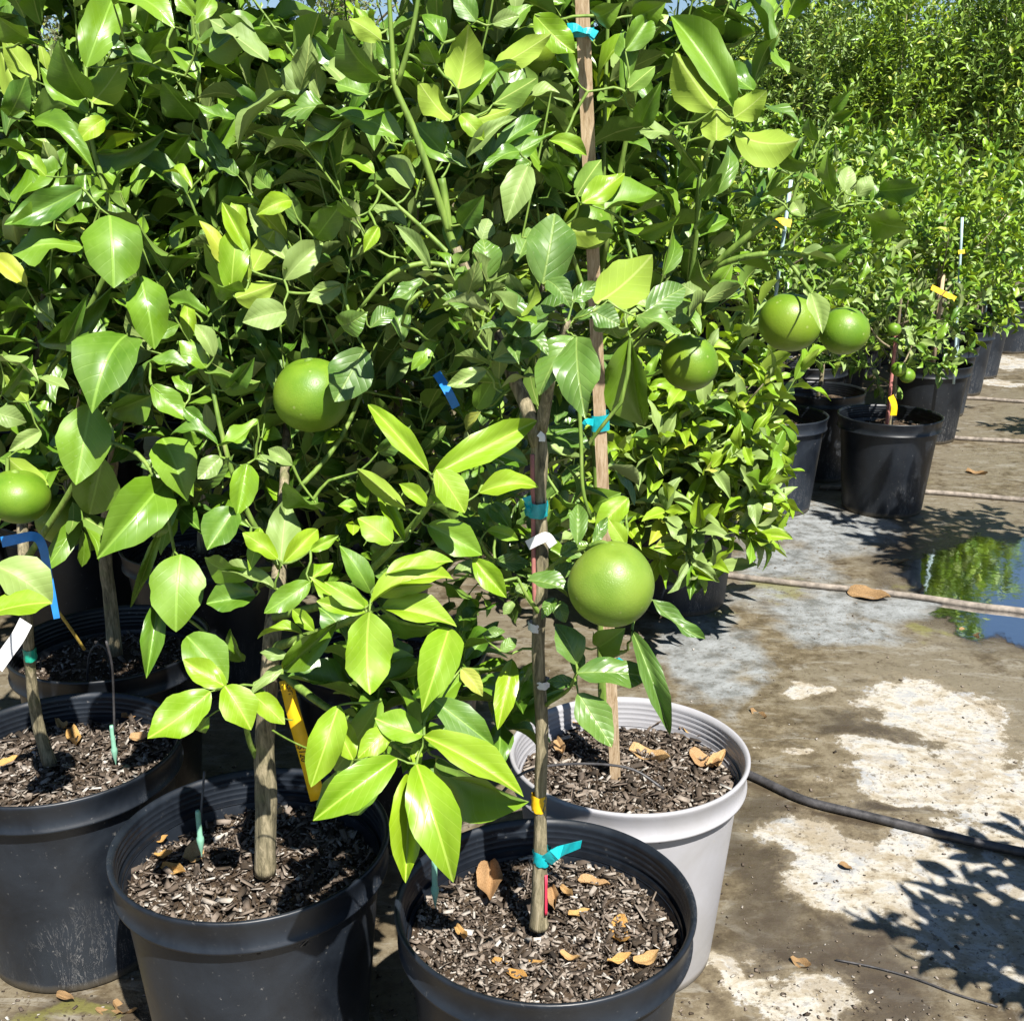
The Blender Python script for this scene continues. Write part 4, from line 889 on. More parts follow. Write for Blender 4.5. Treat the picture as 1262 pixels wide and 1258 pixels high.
T5.blob(PY(350, 140, y5+.05), (.28, .2, .30), 65, .12, mixG)
T5.blob(PY(80, 330, y5+.1), (.3, .2, .3), 52, .10, mixG)
T5.blob(PY(300, 330, y5+.1), (.3, .2, .3), 52, .09, mixG)
T6.blob(PY(500, 200, y6+.1), (.42, .26, .46), 117, .09, mixG)
T6.blob(PY(520, 520, y6+.1), (.34, .22, .30), 71, .085, mixD)
T7.blob(PY(230, 200, y7), (.55, .35, .50), 117, .09, mixG)
T7.blob(PY(330, 450, y7), (.5, .3, .35), 71, .085, mixG)
T3.blob(PY(455, 925, ys_-.15), (.08, .03, .07), 5, .10, (['g'], [1]), sl=.10, keep=True)
T3.blob(PY(560, 880, ys_-.08), (.07, .03, .06), 4, .09, (['g'], [1]), sl=.10, keep=True)
#, (.10, .06, .08), 8, .09, (['g'], [1]), sl=.10, keep=True)
#, (.12, .06, .12), 14, .09, (['g', 'd'], [3, 1]), sl=.12, keep=True)
T3.blob(PY(250, 600, ys_+.30), (.14, .08, .08), 9, .09, mixG, sl=.12, keep=True)
#, (.16, .08, .12), 14, .10, mixG, sl=.12, keep=True)
T6.blob(PY(520, 650, 2.05), (.14, .08, .10), 10, .085, mixD, sl=.12, keep=True)
T6.blob(PY(340, 620, 2.15), (.14, .08, .08), 8, .085, mixD, sl=.12, keep=True)
T1.blob(PY(606, 700, yf+.12), (.07, .05, .10), 9, .065, mixD, sl=.09, keep=True)
T1.blob(PY(615, 430, yf-.03), (.05, .015, .07), 4, .06, mixD, sl=.07, keep=True)
T4.blob(PY(84, 590, yl+.06), (.07, .03, .05), 5, .10, (['g'], [1]), sl=.10, keep=True)
T6.blob(PY(570, 690, 2.1), (.16, .08, .10), 13, .085, mixD, sl=.12, keep=True)
T6.blob(PY(420, 690, 2.05), (.14, .06, .08), 10, .085, mixG, sl=.12, keep=True)
T5.blob(PY(60, 600, 2.2), (.14, .06, .08), 8, .09, mixG, sl=.12, keep=True)
OPEN += [(325, 2, 52, 30, 9), (420, 12, 60, 36, 9), (66, 55, 34, 42, 9), (855, 6, 42, 16, 9), (722, 280, 34, 290, yw + .04), (742, 700, 26, 260, yw + .04), (384, 487, 62, 60, ys_ + .1), (22, 612, 52, 50, yl), (973, 397, 50, 50, yw + .2), (1040, 408, 44, 44, yw + .2), (850, 447, 44, 44, yw), (655, 62, 40, 36, yw),
         (754, 720, 70, 70, yw + .4), (664, 800, 40, 300, yf + .1), (328, 950, 60, 150, ys_ + .2), (45, 850, 50, 120, yl), (552, 480, 24, 34, yf + .2), (860, 620, 90, 160, 3.0), (540, 180, 70, 130, yf + .12)]
for k in range(14): SUNC.append((PY(758 - 42 * k / 13, 948 - 970 * k / 13, yw - .16 * k / 13), .034))
SUNC += [(PY(384, 487, ys_ - .02), .06), (PY(22, 612, yl - .21), .05), (PY(850, 447, yw - .02), .04), (PY(973, 397, yw - .15), .05), (PY(1040, 408, yw - .12), .04)]
for t_, ym, zm in ((T1, yf + .20, .5), (T2, yw + .04, .62), (T3, ys_ + .20, .78), (T4, yl + .06, .92), (T5, y5 - .28, .95), (T6, y6 - .15, .80), (T7, y7 - .4, .85)):
    t_.ymin = ym; t_.zmin = zm; t_.finish()

# ------------------------------------------------------------------ trees along the path and behind
def leafy(name, label, base, h0, h1, rad, nsh, ll, kind, aspect, group, nparts=300, shootlen=.16, trunk=.013, lowest=False, center=None, up=.5):
    t = newtree(name, label, 'tree' if name != 'citrus_bush' else 'shrub', base, group); b = Vector(base); c = Vector(center or (0, 0, 0))
    t.stem([b, b + Vector((.01, 0, (h1 - h0) * .3)), b + c * .6 + Vector((0, .01, (h1 - b.z) * .6)), b + c + Vector((0, 0, (h1 - b.z) * .9))], [trunk, trunk * .8, trunk * .6, trunk * .3], 'trunk', n=7)
    for k in range(5):
        a = k * 1.3 + random.random(); z0 = h0 + (h1 - h0) * (.05 + .12 * k) - b.z
        t.stem([b + Vector((0, 0, z0)) + c * .3, b + c * .6 + Vector((math.cos(a) * rad * .4, math.sin(a) * rad * .4, z0 + rad * .25)), b + c + Vector((math.cos(a) * rad * .75, math.sin(a) * rad * .75, z0 + rad * .7))], [trunk * .45, trunk * .3, trunk * .15], 'limb', n=5, noise=0)
    zc = (h0 + h1) / 2 - b.z
    t.blob(b + c + Vector((0, 0, zc)), (rad, rad, (h1 - h0) / 2), nsh, ll, kind, aspect=aspect, sl=shootlen, upw=up)
    t.finish(nparts, lowest=lowest, rtwig=.0022)
    return t
lb = 'shoots of bright narrow leaves'
bush = leafy('citrus_bush', 'low bushy citrus with masses of small bright pale green leaves, right of the pomelo', (RP['bush'].x, RP['bush'].y, .34), (.14), .92, .38, 190, .125, (['y', 's', 'g'], [5, 3, 1]), .34, None, 300, .15, center=(-.04, -.14, .0))
leafy('citrus_tree', 'citrus tree with pale rod and yellow tag, in the grey dusty pot', (RP['a'].x, RP['a'].y, .34), .58, 1.45, .34, 120, .075, (['g', 's', 'y'], [4, 3, 3]), .36, GT, 300)
OPEN += [(1110, 450, 20, 24, RP['b'].y + .1), (1102, 406, 14, 14, RP['b'].y + .1)]
tb = leafy('citrus_tree', 'small citrus tree with tiny green fruits in the solitary black pot', (RP['b'].x, RP['b'].y, .34), .56, 1.02, .26, 60, .075, (['g', 's', 'y'], [5, 4, 1]), .40, GT, 300, .12)
for (px, py, r_) in ((1102, 406, 8.5), (1108, 455, 9.5), (1118, 463, 9.5)): fruit(tb, px, py, r_, RP['b'].y - .2, M_FRUIT2, label='tiny green fruit')
leafy('citrus_tree', 'short citrus tree behind the solitary black pot, left side', (RP['c'].x, RP['c'].y, .34), .62, 1.25, .30, 70, .07, mixG, .36, GT, 200)
leafy('citrus_tree', 'citrus tree in the farthest back pot with tan litter', (RP['d'].x, RP['d'].y, .34), .62, 1.35, .32, 80, .07, mixY, .36, GT, 200)
leafy('citrus_tree', 'citrus tree with blue-grey rod right behind the small fruit tree', (RP['e'].x, RP['e'].y, .34), .50, 1.30, .40, 120, .08, (['g', 's', 'y'], [4, 2, 4]), .36, GT, 300)
leafy('citrus_tree', 'citrus tree leaning over the path in the scuffed grey pot', (RP['f'].x, RP['f'].y, .34), .52, 1.35, .42, 120, .095, mixY, .36, GT, 300, center=(.05, 0, 0))
leafy('citrus_tree', 'light green citrus tree fifth along the path edge', (RP['g'].x, RP['g'].y, .34), .55, 1.5, .42, 120, .095, mixY, .36, GT, 200)
leafy('citrus_tree', 'citrus tree near the right end of the path edge row', (RP['h'].x, RP['h'].y, .34), .5, 1.5, .42, 120, .095, mixG, .36, GT, 200)
leafy('citrus_tree', 'citrus tree above the far pot at the right edge', (RP['i'].x, RP['i'].y, .34), .5, 1.3, .42, 120, .095, mixY, .36, GT, 100)

# rows behind: one of each kind, then copies
protoA = [leafy('citrus_tree', lab_, (0, 0, .34), .55, 1.62, .38, 110, .095, k_, .34, 'citrus trees deep in the nursery rows', 0, lowest=False) for k_, lab_ in ((mixY, 'lime green potted citrus tree deep within the nursery rows'), (mixG, 'dark green potted citrus tree deep within the nursery rows'), ((['y', 's', 'g'], [3, 3, 3]), 'pale greyish green potted citrus tree deep within the nursery rows'))]
pA = make_pot((0, 0, 0), 'black nursery pot deep within the nursery rows', M_POT, 0, 'black nursery pots deep in the nursery rows')
dv = Vector((.447, .894, 0)); nv = Vector((-.894, .447, 0)); o0 = Vector((1.30, 3.55, 0)) - nv * .0
occupied = [PF, PWH, PS, PL, P5, P6, P7] + list(RP.values())
usedA = [False] * 3; usedP = False; kk = 0
for rrow in range(0, 12):
    for q in range(-6, 14):
        p = o0 + nv * (rrow * .66 + .33) + dv * (q * .66) + Vector((random.uniform(-.05, .05), random.uniform(-.05, .05), 0))
        if p.y < 3.0 or p.y > (11.8 if p.x > .5 else 8.2) or p.x < -3.2 or p.x > 6: continue
        if abs(p.x) > .55 * p.y + .9 or p.x > float(np.interp(p.y, [3, 3.74, 5.1, 5.6, 6.2, 7, 9], [.0, .1, .70, 1.2, 1.75, 2.3, 3.3])): continue
        if min((p - Vector((c.x, c.y, 0))).length for c in occupied) < .5: continue
        i = kk % 3; kk += 1
        o = protoA[i].o if not usedA[i] else copy_tree(protoA[i].o); usedA[i] = True
        s_ = random.uniform(.92, 1.12) * (1.0 if p.x > .5 else 1.12)
        o.location = (p.x, p.y, .34); o.rotation_euler = (0, 0, random.uniform(0, 6.28)); o.scale = (s_, s_, s_)
        if p.y < 5.6 or p.x > 1.5:
            po = pA if not usedP else copy_tree(pA); usedP = True
            po.location = (p.x, p.y, 0); po.rotation_euler = (0, 0, random.uniform(0, 6.28))
# taller hedge of nursery trees behind
protoB = []
for k_, lab_ in (((['m', 'y'], [7, 2]), 'tall dense dark green nursery tree in the back rows'), ((['m', 's', 'y'], [6, 3, 1]), 'tall dense greyish green nursery tree in the back rows'), ((['m', 'y'], [4, 4]), 'tall dense yellow-green nursery tree in the back rows')):
    protoB.append(leafy('nursery_tree', lab_, (0, 0, 0), .4, 2.75, .50, 430, .10, k_, (.36), 'tall nursery trees in the back rows', 0, .24, .016, lowest=True, up=1.0))
usedB = [False] * 3; kk = 0
for rrow, Yr in enumerate((15.2, 16.6, 18.2)):
    x = -10 + rrow * .4
    while x < 11:
        if abs(x) < .50 * Yr + .8 and (rrow < 2 or x > 0):
            i = kk % 3; kk += 1
            o = protoB[i].o if not usedB[i] else copy_tree(protoB[i].o); usedB[i] = True
            s_ = random.choice((1.02, 1.2, 1.34, 1.42)) * random.uniform(.95, 1.03) * (1 + .05 * rrow) * (1.0 if x > 2.6 else .86)
            o.location = (x, Yr + random.uniform(-.2, .2), 0); o.rotation_euler = (0, 0, random.uniform(0, 6.28)); o.scale = (s_, s_, s_)
        x += random.uniform(.95, 1.25)
# far gum trees and pines
def far_tree(seed, kind, hgt, wd, n):
    random.seed(seed)
    t = newtree('gum_tree', 'tall grey green gum tree far behind the nursery', 'tree', (0, 0, 0), 'tall grey green trees beyond the nursery')
    t.stem([Vector((0, 0, 0)), Vector((.2, 0, hgt * .4)), Vector((-.1, 0, hgt * .75)), Vector((0, 0, hgt))], [.28, .2, .12, .04], 'trunk', n=8)
    for k in range(14):
        a = k * 2.4; z = hgt * (.22 + .055 * k)
        t.stem([Vector((0, 0, z)), Vector((math.cos(a) * wd * .5, math.sin(a) * wd * .5, z + .5)), Vector((math.cos(a) * wd * .95, math.sin(a) * wd * .95, z + 1.1))], [.08, .05, .02], 'limb', n=5, noise=0)
    for k in range(46):
        a = random.uniform(0, 6.28); z = hgt * random.uniform(.15, 1.0); r = wd * random.uniform(.1, 1) * (1 - .45 * z / hgt)
        cc = Vector((math.cos(a) * r, math.sin(a) * r, z)); cr = random.uniform(.35, .75)
        for _ in range(n // 46):
            p = cc + rv(cr * .55)
            t.fill.append(make_leaf(p, rv() + Vector((0, 0, -.4)), rv(), random.uniform(.12, .22), random.uniform(.05, .09), 'e'))
    t.finish(0, lowest=True); return t.o
fa = far_tree(5, 'e', 10, 2.2, 9000); fb = far_tree(9, 'e', 9, 2.0, 7000)
usedF = [False, False]
for i, (px, Y, s_) in enumerate([(432, 38, 1.0), (60, 34, 1.0), (-60, 36, 1.1), (190, 44, .85), (560, 40, 1), (680, 42, 1.0), (745, 40, 1.0), (945, 44, .62), (1010, 40, .8), (1090, 42, .85), (1170, 38, .8), (1250, 40, 1), (1340, 40, 1)]):
    k = i % 2; src = (fa, fb)[k]; o = src if not usedF[k] else copy_tree(src); usedF[k] = True
    p = PY(px, 200, Y); o.location = (p.x, Y, 0); o.rotation_euler = (0, 0, i * 1.7); o.scale = (s_, s_, s_)
    o['label'] = {0: 'grey green gum tree against the sky between the leaves at top centre left', 1: 'grey green gum tree showing through the leaves at the top left corner', 7: 'low gum tree behind the tall hedge trees, leftmost of those at top right', 11: 'gum tree behind the tall hedge trees at the top right corner'}.get(i, 'tall grey green gum tree far behind the nursery')
random.seed(99)
# trees of the row across the path, whose shadows lie on the concrete
GO = 'citrus trees across the path'
for x, y, h0, h1, rad, lab in ((1.42, 1.28, .48, 1.12, .32, 'citrus tree across the path nearest the camera, casting a leafy shadow'), (2.16, 3.52, .70, 1.75, .42, 'citrus tree across the path beside the puddle'),
                          (3.5, 5.6, .5, 1.3, .36, 'citrus tree across the path beyond the puddle')):
    leafy('citrus_tree', lab, (x, y, .34), h0, h1, rad, 70, .10, mixG, .45, GO, 0)
    make_pot((x, y, 0), 'black nursery pot under the ' + lab.split(',')[0], M_POT2, 0, 'pots across the path')

# ------------------------------------------------------------------ stakes, ties, tags
A_ = PY(758, 948, yw); B_ = PY(716, -30, yw - .16)
st = MB(); ax = (B_ - A_).normalized(); q = ax.to_track_quat('Z', 'Y').to_matrix(); q = q @ Matrix.Rotation(R(28), 3, 'Z')
Ls = (B_ - A_).length + .03; nseg = 30; b0 = 0
for i in range(nseg + 1):
    for dx, dy in ((-1, -1), (1, -1), (1, 1), (-1, 1)):
        for e in (0,):
            wv_ = .0002 * math.sin(i * .9)
            st.v.append(np.array(q @ Vector((dx * .0098 + random.uniform(-.0003, .0003), dy * .0125 + random.uniform(-.0003, .0003), -.03 + Ls * i / nseg)))); st.uv.append((dx, i))
for i in range(nseg):
    for k in range(4): st.f.append((4*i + k, 4*i + (k+1) % 4, 4*i + 4 + (k+1) % 4, 4*i + 4 + k))
st.f.append((3, 2, 1, 0)); e = 4 * nseg; st.f.append((e, e+1, e+2, e+3))
so_ = st.build('wooden_stake', M_WOOD, smooth=False); so_.location = A_; tag(so_, 'tall square wooden stake rising from the white pot', 'stake')
def along(py): # point on the stake at photo row py
    lo, hi = 0, 1
    for _ in range(30):
        m = (lo + hi) / 2; yy = proj(np.array(A_ + (B_ - A_) * m))[1]
        if yy > py: lo = m
        else: hi = m
    return A_ + (B_ - A_) * lo
def band(name, c, axis, r, h, mat, label, cat, tails=(), sq=False, group=None):
    """tape wound round a stem, with tails"""
    o = thing(name, label, cat, c, group); c = Vector(c); Q = Vector(axis).normalized().to_track_quat('Z', 'Y').to_matrix()
    mb = MB(); n = 20; nz = 5
    for j in range(nz):
        for i in range(n):
            th = 2 * math.pi * i / n
            rr = r * (1 + .09 * math.sin(7 * th + j * 2.4) + (.02 if j % 2 else -.02))
            if sq: rr = r * 1.02 / max(abs(math.cos(th - .5)), abs(math.sin(th - .5))) ** .8
            mb.v.append(np.array(Q @ Vector((rr * math.cos(th), rr * math.sin(th), -h/2 + h * j / (nz-1) + .0012 * math.sin(2 * th + 1))))); mb.uv.append((0, 0))
    for j in range(nz - 1):
        for i in range(n): mb.f.append((j*n + i, j*n + (i+1) % n, (j+1)*n + (i+1) % n, (j+1)*n + i))
    mb.build('band', mat, o)
    for pts, wd in tails:
        m2 = MB(); m2.strip([Vector(p) - c for p in pts], wd, .0008, nrm=(.15, -.95, .3)); m2.build('tail', mat, o, smooth=False)
    return o
c = along(40); band('plant_tie', c, ax, .0150, .010, M_TEAL, 'teal tie knotted round the wooden stake near its top', 'plant tie', [([c + Vector((-.002, -.019, 0)), c + Vector((-.012, -.022, .004)), PY(700, 36, c.y - .02)], (.006, .016)), ([c + Vector((-.002, -.02, 0)), c + Vector((.006, -.021, -.001)), PY(734, 45, c.y - .02)], (.006, .017))], sq=True)
c = along(518); band('plant_tie', c, ax, .0148, .027, M_TEAL, 'wide teal tie round the wooden stake at mid height', 'plant tie', [([c + Vector((-.012, -.016, 0)), PY(722, 520, c.y - .03), PY(715, 531, c.y - .02)], (.012, .006))], sq=True)
c = along(818); band('plant_tie', c, ax, .0150, .008, M_TEAL, 'teal tie low on the wooden stake just under the pomelo', 'plant tie', [([c + Vector((0, -.02, 0)), PY(742, 822, c.y - .03), PY(733, 812, c.y - .03)], (.005, .010)), ([c + Vector((0, -.02, 0)), PY(758, 822, c.y - .03), PY(766, 812, c.y - .03)], (.005, .012))], sq=True)
up_ = (0, 0, 1)
c = PY(661, 626, yf - .004); band('plant_tie', c, up_, .0150, .020, M_TEAL, 'crumpled teal tie binding the slender trunk to the pink cane', 'plant tie', [([c + Vector((-.008, -.014, .004)), PY(651, 618, yf - .03), PY(649, 612, yf - .03)], (.006, .012)), ([c + Vector((-.008, -.014, 0)), PY(652, 628, yf - .03), PY(648, 620, yf - .02)], (.004, .005))])
c = PY(668, 1054, yf); band('plant_tie', c, up_, .0135, .022, M_TEAL, 'pale teal tie round the foot of the slender trunk, tail pulled right', 'plant tie', [([c + Vector((.006, -.013, 0)), PY(688, 1050, yf - .02), PY(704, 1044, yf + .02), PY(716, 1040, yf + .05)], (.020, .012))])
c = PY(664, 988, yf); band('plant_tie', c, up_, .0105, .026, M_YEL, 'small yellow tie round the slender trunk just above the front pot', 'plant tie')
def label_tag(name, pts, wd, mat, label, cat, nrm=(0, -.95, .3), thick=.0008, group=None):
    c = Vector(pts[0]); o = thing(name, label, cat, c, group); mb = MB(); mb.strip([Vector(p) - c for p in pts], wd, thick, nrm=nrm, sub=5); mb.build('strip', mat, o, smooth=False); return o
label_tag('plant_label', Pts([(650, 672, yf-.02), (664, 665, yf-.024), (674, 662, yf-.024), (682, 672, yf-.018)]), .013, M_WHITE, 'small white label folded round the slender trunk', 'plant label')
c = PY(660, 771, yf); band('plant_label', c, up_, .0102, .012, M_WHITE, 'little white paper band on the slender trunk left of the pomelo', 'plant label')
c = PY(668, 841, yf); band('plant_label', c, up_, .0106, .011, M_WHITE, 'pale grey band on the slender trunk below the pomelo', 'plant label')
label_tag('plant_label', Pts([(664, 534, yf-.02), (668, 538, yf-.02), (668, 544, yf-.02)]), .008, M_WHITE, 'tiny white label where the slender trunk forks', 'plant label')
label_tag('blue_ribbon', Pts([(538, 460, yf+.12), (546, 472, yf+.10), (553, 484, yf+.09), (562, 502, yf+.09)]), .012, M_BLUE, 'bright blue ribbon hanging among dark leaves near the centre', 'ribbon')
label_tag('blue_ribbon', Pts([(2, 668, yl-.12), (22, 664, yl-.13), (42, 661, yl-.13), (52, 672, yl-.13), (58, 700, yl-.13), (64, 730, yl-.13), (70, 762, yl-.13)]), (.018, .010), M_BLUE, 'long blue ribbon hanging beside the leaning trunk at left', 'ribbon', nrm=(.4, -.85, .3))
label_tag('plant_label', Pts([(32, 766, yl-.15), (22, 785, yl-.15), (10, 802, yl-.15), (-4, 822, yl-.15)]), .024, M_WHITE, 'white strip label hanging at the left edge under a lime leaf', 'plant label')
c = PY(37, 806, yl-.03); band('plant_tie', c, (0, 0, 1), .0112, .022, M_GTAPE, 'green tape round the leaning trunk in the left pot', 'plant tie')
def rod(name, pts, r, mat, label, cat, group=None):
    c = Vector(pts[0]); o = thing(name, label, cat, c, group); mb = MB(); mb.tube([Vector(p) - c for p in pts], r, n=8, sub=3); mb.build('shaft', mat, o); return o
rod('thin_cane', Pts([(656, 560, yf-.008), (657, 640, yf-.008), (658, 720, yf-.006), (661, 800, yf+.012), (662, 880, yf+.014), (664, 1000, yf+.014), (664, 1100, yf+.012)]), .0030, M_PINK, 'thin pink cane tied beside the slender trunk', 'cane')
rod('thin_cane', Pts([(68, 748, yl+.1), (88, 776, yl+.12), (104, 800, yl+.15)]), .0030, M_CANE, 'yellow cane slanting into the shaded pot at left', 'cane')
rm = MB(); rm.strip([PY(673, 1128, yf-.0125) , PY(673, 1112, yf-.0125), PY(673, 1078, yf-.0115)], .004, .001, nrm=(.4, -.9, 0)); o = rm.build('red_mark', M_REDM, T1.o, rel=T1.org)
# yellow price tag with handwriting
def price_tag():
    a, b_ = PY(352, 838, ys_ - .03), PY(392, 985, ys_ - .03)
    o = thing('price_tag', 'yellow price tag strip hanging beside the thick trunk, handwritten $120', 'price tag', a)
    mb = MB(); d = (b_ - a)
    mb.strip([Vector((0, 0, 0)), d * .3 + Vector((0, -.004, 0)), d * .7, d], (.020, .024), .0009, nrm=(.1, -.93, .35), sub=4); mb.build('strip', M_YEL, o)
    dn = d.normalized(); nr = Vector((.1, -.93, .35)); nr = (nr - dn * nr.dot(dn)).normalized(); sd_ = dn.cross(nr) * -1
    for txt, t, off, size in (('Grapefruit', .02, .0035, .0145), ('$120', .52, -.0045, .0145), ('R', .60, .007, .012)):
        cu = bpy.data.curves.new('writing', 'FONT'); cu.body = txt; cu.size = size; cu.extrude = .0002; cu.align_y = 'CENTER'; cu.shear = .25; cu.space_character = 1.0
        tmp = bpy.data.objects.new('tmp', cu); S.collection.objects.link(tmp); bpy.context.view_layer.update()
        me = bpy.data.meshes.new_from_object(tmp.evaluated_get(bpy.context.evaluated_depsgraph_get())); bpy.data.objects.remove(tmp)
        me.materials.clear(); me.materials.append(M_INK)
        w_ = link('writing', me, o)
        X = dn; N = nr; Y_ = N.cross(X); p = d * t + Y_ * off + N * .0022
        w_.matrix_basis = Matrix(((X.x, Y_.x, N.x, p.x), (X.y, Y_.y, N.y, p.y), (X.z, Y_.z, N.z, p.z), (0, 0, 0, 1)))
price_tag()
# drip tubes and emitters
def hose(name, pts, r, mat, label, group=None, n=8):
    c = Vector(pts[0]); mb = MB(); mb.tube([Vector(p) - c for p in pts], r, n=n, sub=5, noise=.02); o = mb.build(name, mat); o.location = c; return tag(o, label, 'hose', group)
hose('drip_tube', Pts([(131, 790, yl-.02), (138, 820, yl-.0), (140, 860, yl+.02), (141, 905, yl+.02)]), .0022, M_PIPE, 'thin drip tube dropping into the left pot')
def emitter(p, label):
    o = thing('drip_emitter', label, 'drip emitter', p); mb = MB(); mb.lathe([(.0001, .055), (.0035, .055), (.0042, .05), (.0042, .01), (.006, .006), (.006, 0), (.002, -.02), (.0001, -.03)], 12); mb.build('spike', M_DRIP, o)
p = PY(141, 926, yl+.02); emitter(p, 'green drip spike in the litter of the left pot')
p = PY(247, 1036, ys_-.02); emitter(p, 'pale green drip spike in the soil left of the thick trunk')
hose('drip_tube', Pts([(252, 950, ys_+.02), (249, 985, ys_), (247, 1018, ys_-.02)]), .002, M_PIPE, 'thin drip tube above the pale spike by the thick trunk')
p = PY(536, 1098, yf+.02); emitter(p, 'small pale drip spike at the left side of the front pot soil')
hose('drip_tube', Pts([(620, 975, yw-.28), (640, 955, yw-.22), (672, 944, yw-.18), (730, 941, yw-.12), (780, 948, yw-.10), (818, 972, yw-.12)]), .0024, M_PIPE, 'thin black tube arching over the soil of the white pot')
hose('drip_tube', Pts([(107, 850, y5-.12), (110, 808, y5-.14), (122, 794, y5-.14), (134, 808, y5-.14), (137, 850, y5-.12)]), .0024, M_PIPE, 'arched thin black tube in the shaded pot behind the left pot')
def gl(lst, z): return [PZ(x, y, z) for x, y in lst]
hose('irrigation_pipe', gl([(700, 900), (850, 925), (925, 955), (990, 985), (1060, 1003), (1130, 1020), (1200, 1037), (1262, 1050), (1400, 1080)], .011), .0105, M_PIPE, 'black irrigation pipe crossing the path beside the white pot', 'irrigation pipes across the path', 10)
hose('irrigation_pipe', gl([(800, 695), (915, 711), (1000, 721), (1080, 729), (1150, 738), (1210, 747), (1262, 753), (1400, 775)], .011), .0115, M_PIPEG, 'dusty irrigation pipe running into the puddle', 'irrigation pipes across the path', 10)
hose('irrigation_pipe', gl([(1010, 600), (1135, 606), (1180, 609), (1262, 616), (1400, 628)], .011), .012, M_PIPEG, 'dusty irrigation pipe starting behind the solitary black pot', 'irrigation pipes across the path', 8)
hose('irrigation_pipe', gl([(1060, 534), (1150, 538), (1200, 541), (1262, 544), (1400, 552)], .011), .012, M_PIPEG, 'fourth irrigation pipe away from the camera', 'irrigation pipes across the path', 8)
hose('irrigation_pipe', gl([(1120, 488), (1205, 491), (1262, 495), (1400, 502)], .011), .012, M_PIPEG, 'farthest irrigation pipe crossing the path', 'irrigation pipes across the path', 8)
hose('thin_wire', gl([(1030, 1182), (1080, 1192), (1130, 1206), (1180, 1225), (1230, 1240)], .004), .0018, M_PIPE, 'thin dark wire lying on the concrete at the lower right')
# rods and tags on the right
for x0, y0, x1, y1, Y, lab in ((975, 222, 955, 372, RP['a'].y - .3, 'pale rod with yellow tag standing in the grey pot tree'), (1186, 268, 1180, 382, RP['e'].y - .3, 'pale rod with orange tag in the tree behind the solitary pot'), (1233, 245, 1225, 305, RP['h'].y - .5, 'short pale rod high at the right edge'), (938, 480, 932, 520, RP['a'].y-.2, 'stub of pale rod at the rim of the grey pot'), (1181, 408, 1179, 448, RP['e'].y-.2, 'short rod piece above the big black pot rim')):
    a = PY(x0, y0, Y); b_ = PY(x1, y1, Y)
    if y1 - y0 > 45: b_ = a + (b_ - a) * (1 + (b_.z - .36) / max(.05, a.z - b_.z))
    rod('support_rod', [a, (a + b_) / 2, b_], .0075, M_STEEL, lab, 'rod')
for pts, Y, wd, lab in (([(954, 277), (962, 273), (975, 276)], RP['a'].y-.34, .03, 'yellow tag on the pale rod over the right branch'), ([(1181, 311), (1189, 310)], RP['e'].y-.34, .02, 'tiny yellow tag on the rod right of the small fruits'), ([(1148, 354), (1162, 361), (1178, 369)], RP['e'].y-.42, .028, 'orange slanted tag in the tree behind the solitary pot'), ([(1251, 296), (1264, 306)], RP['h'].y-.5, .05, 'yellow tag at the right edge'), ([(1231, 245), (1237, 249)], RP['h'].y-.52, .03, 'small yellow tag topping the far rod'), ([(1098, 488), (1102, 500), (1101, 512)], RP['b'].y-.08, .03, 'yellow curled tag on the small tree in the solitary pot')):
    pp_ = [PY(x, y, Y) for x, y in pts]
    label_tag('yellow_tag', pp_, wd, M_YEL, lab, 'tag', nrm=(.2, -.9, .3))
rod('thin_cane', [Vector((RP['b'].x - .02, RP['b'].y - .03, .34)), Vector((RP['b'].x - .02, RP['b'].y - .03, .55)), Vector((RP['b'].x - .015, RP['b'].y - .02, .8))], .008, M_PINK, 'pink cane beside the small tree in the solitary pot', 'cane')
rod('thin_cane', [Vector((RP['e'].x, RP['e'].y - .05, .34)), Vector((RP['e'].x, RP['e'].y - .05, .9))], .013, M_WOOD, 'pale wooden stake in the big black pot behind', 'stake')

# ------------------------------------------------------------------ dry leaves
DRY = []; DRY2 = []
for i in range(5):
    rs = random.Random(40 + i); v, f, uv = leaf_geo(10, 6, rs.uniform(.4, 1.1), rs.choice((-1, 1)) * rs.uniform(.08, .28), .10, rs.uniform(-.9, .9), (.55, .62), 0, 20 + i)
    v = v + np.array([[0, 0, .02 * math.sin(a * 9 + b * 8)] for a, b, c in v]); DRY.append(mesh_np('dry_leaf', v, f, uv, [M_DRY])); DRY2.append(mesh_np('dry_leaf', v, f, uv, [M_DRY2]))
def dry(px0, py0, px1, py1, w_, z, label, group, up=.012):
    a = PZ(px0, py0, z); b_ = PZ(px1, py1, z + random.uniform(0, .012)); X = (b_ - a); L = X.length; X, Yv, N = frame(X, Vector((0, -.15, 1)) + rv(.18))
    W = min(L * .62, w_ * proj(a)[2] / F * 1.2)
    o = link('dry_leaf', random.choice(DRY if z > 0 else DRY2)); p = a + Vector((0, 0, up))
    W *= random.uniform(.7, 1.1)
    o.matrix_basis = Matrix(((X.x*L, Yv.x*W, N.x*L, p.x), (X.y*L, Yv.y*W, N.y*L, p.y), (X.z*L, Yv.z*W, N.z*L, p.z), (0, 0, 0, 1)))
    tag(o, label, 'dry leaf', group)
gF = 'dry leaves on the soil of the front pot'
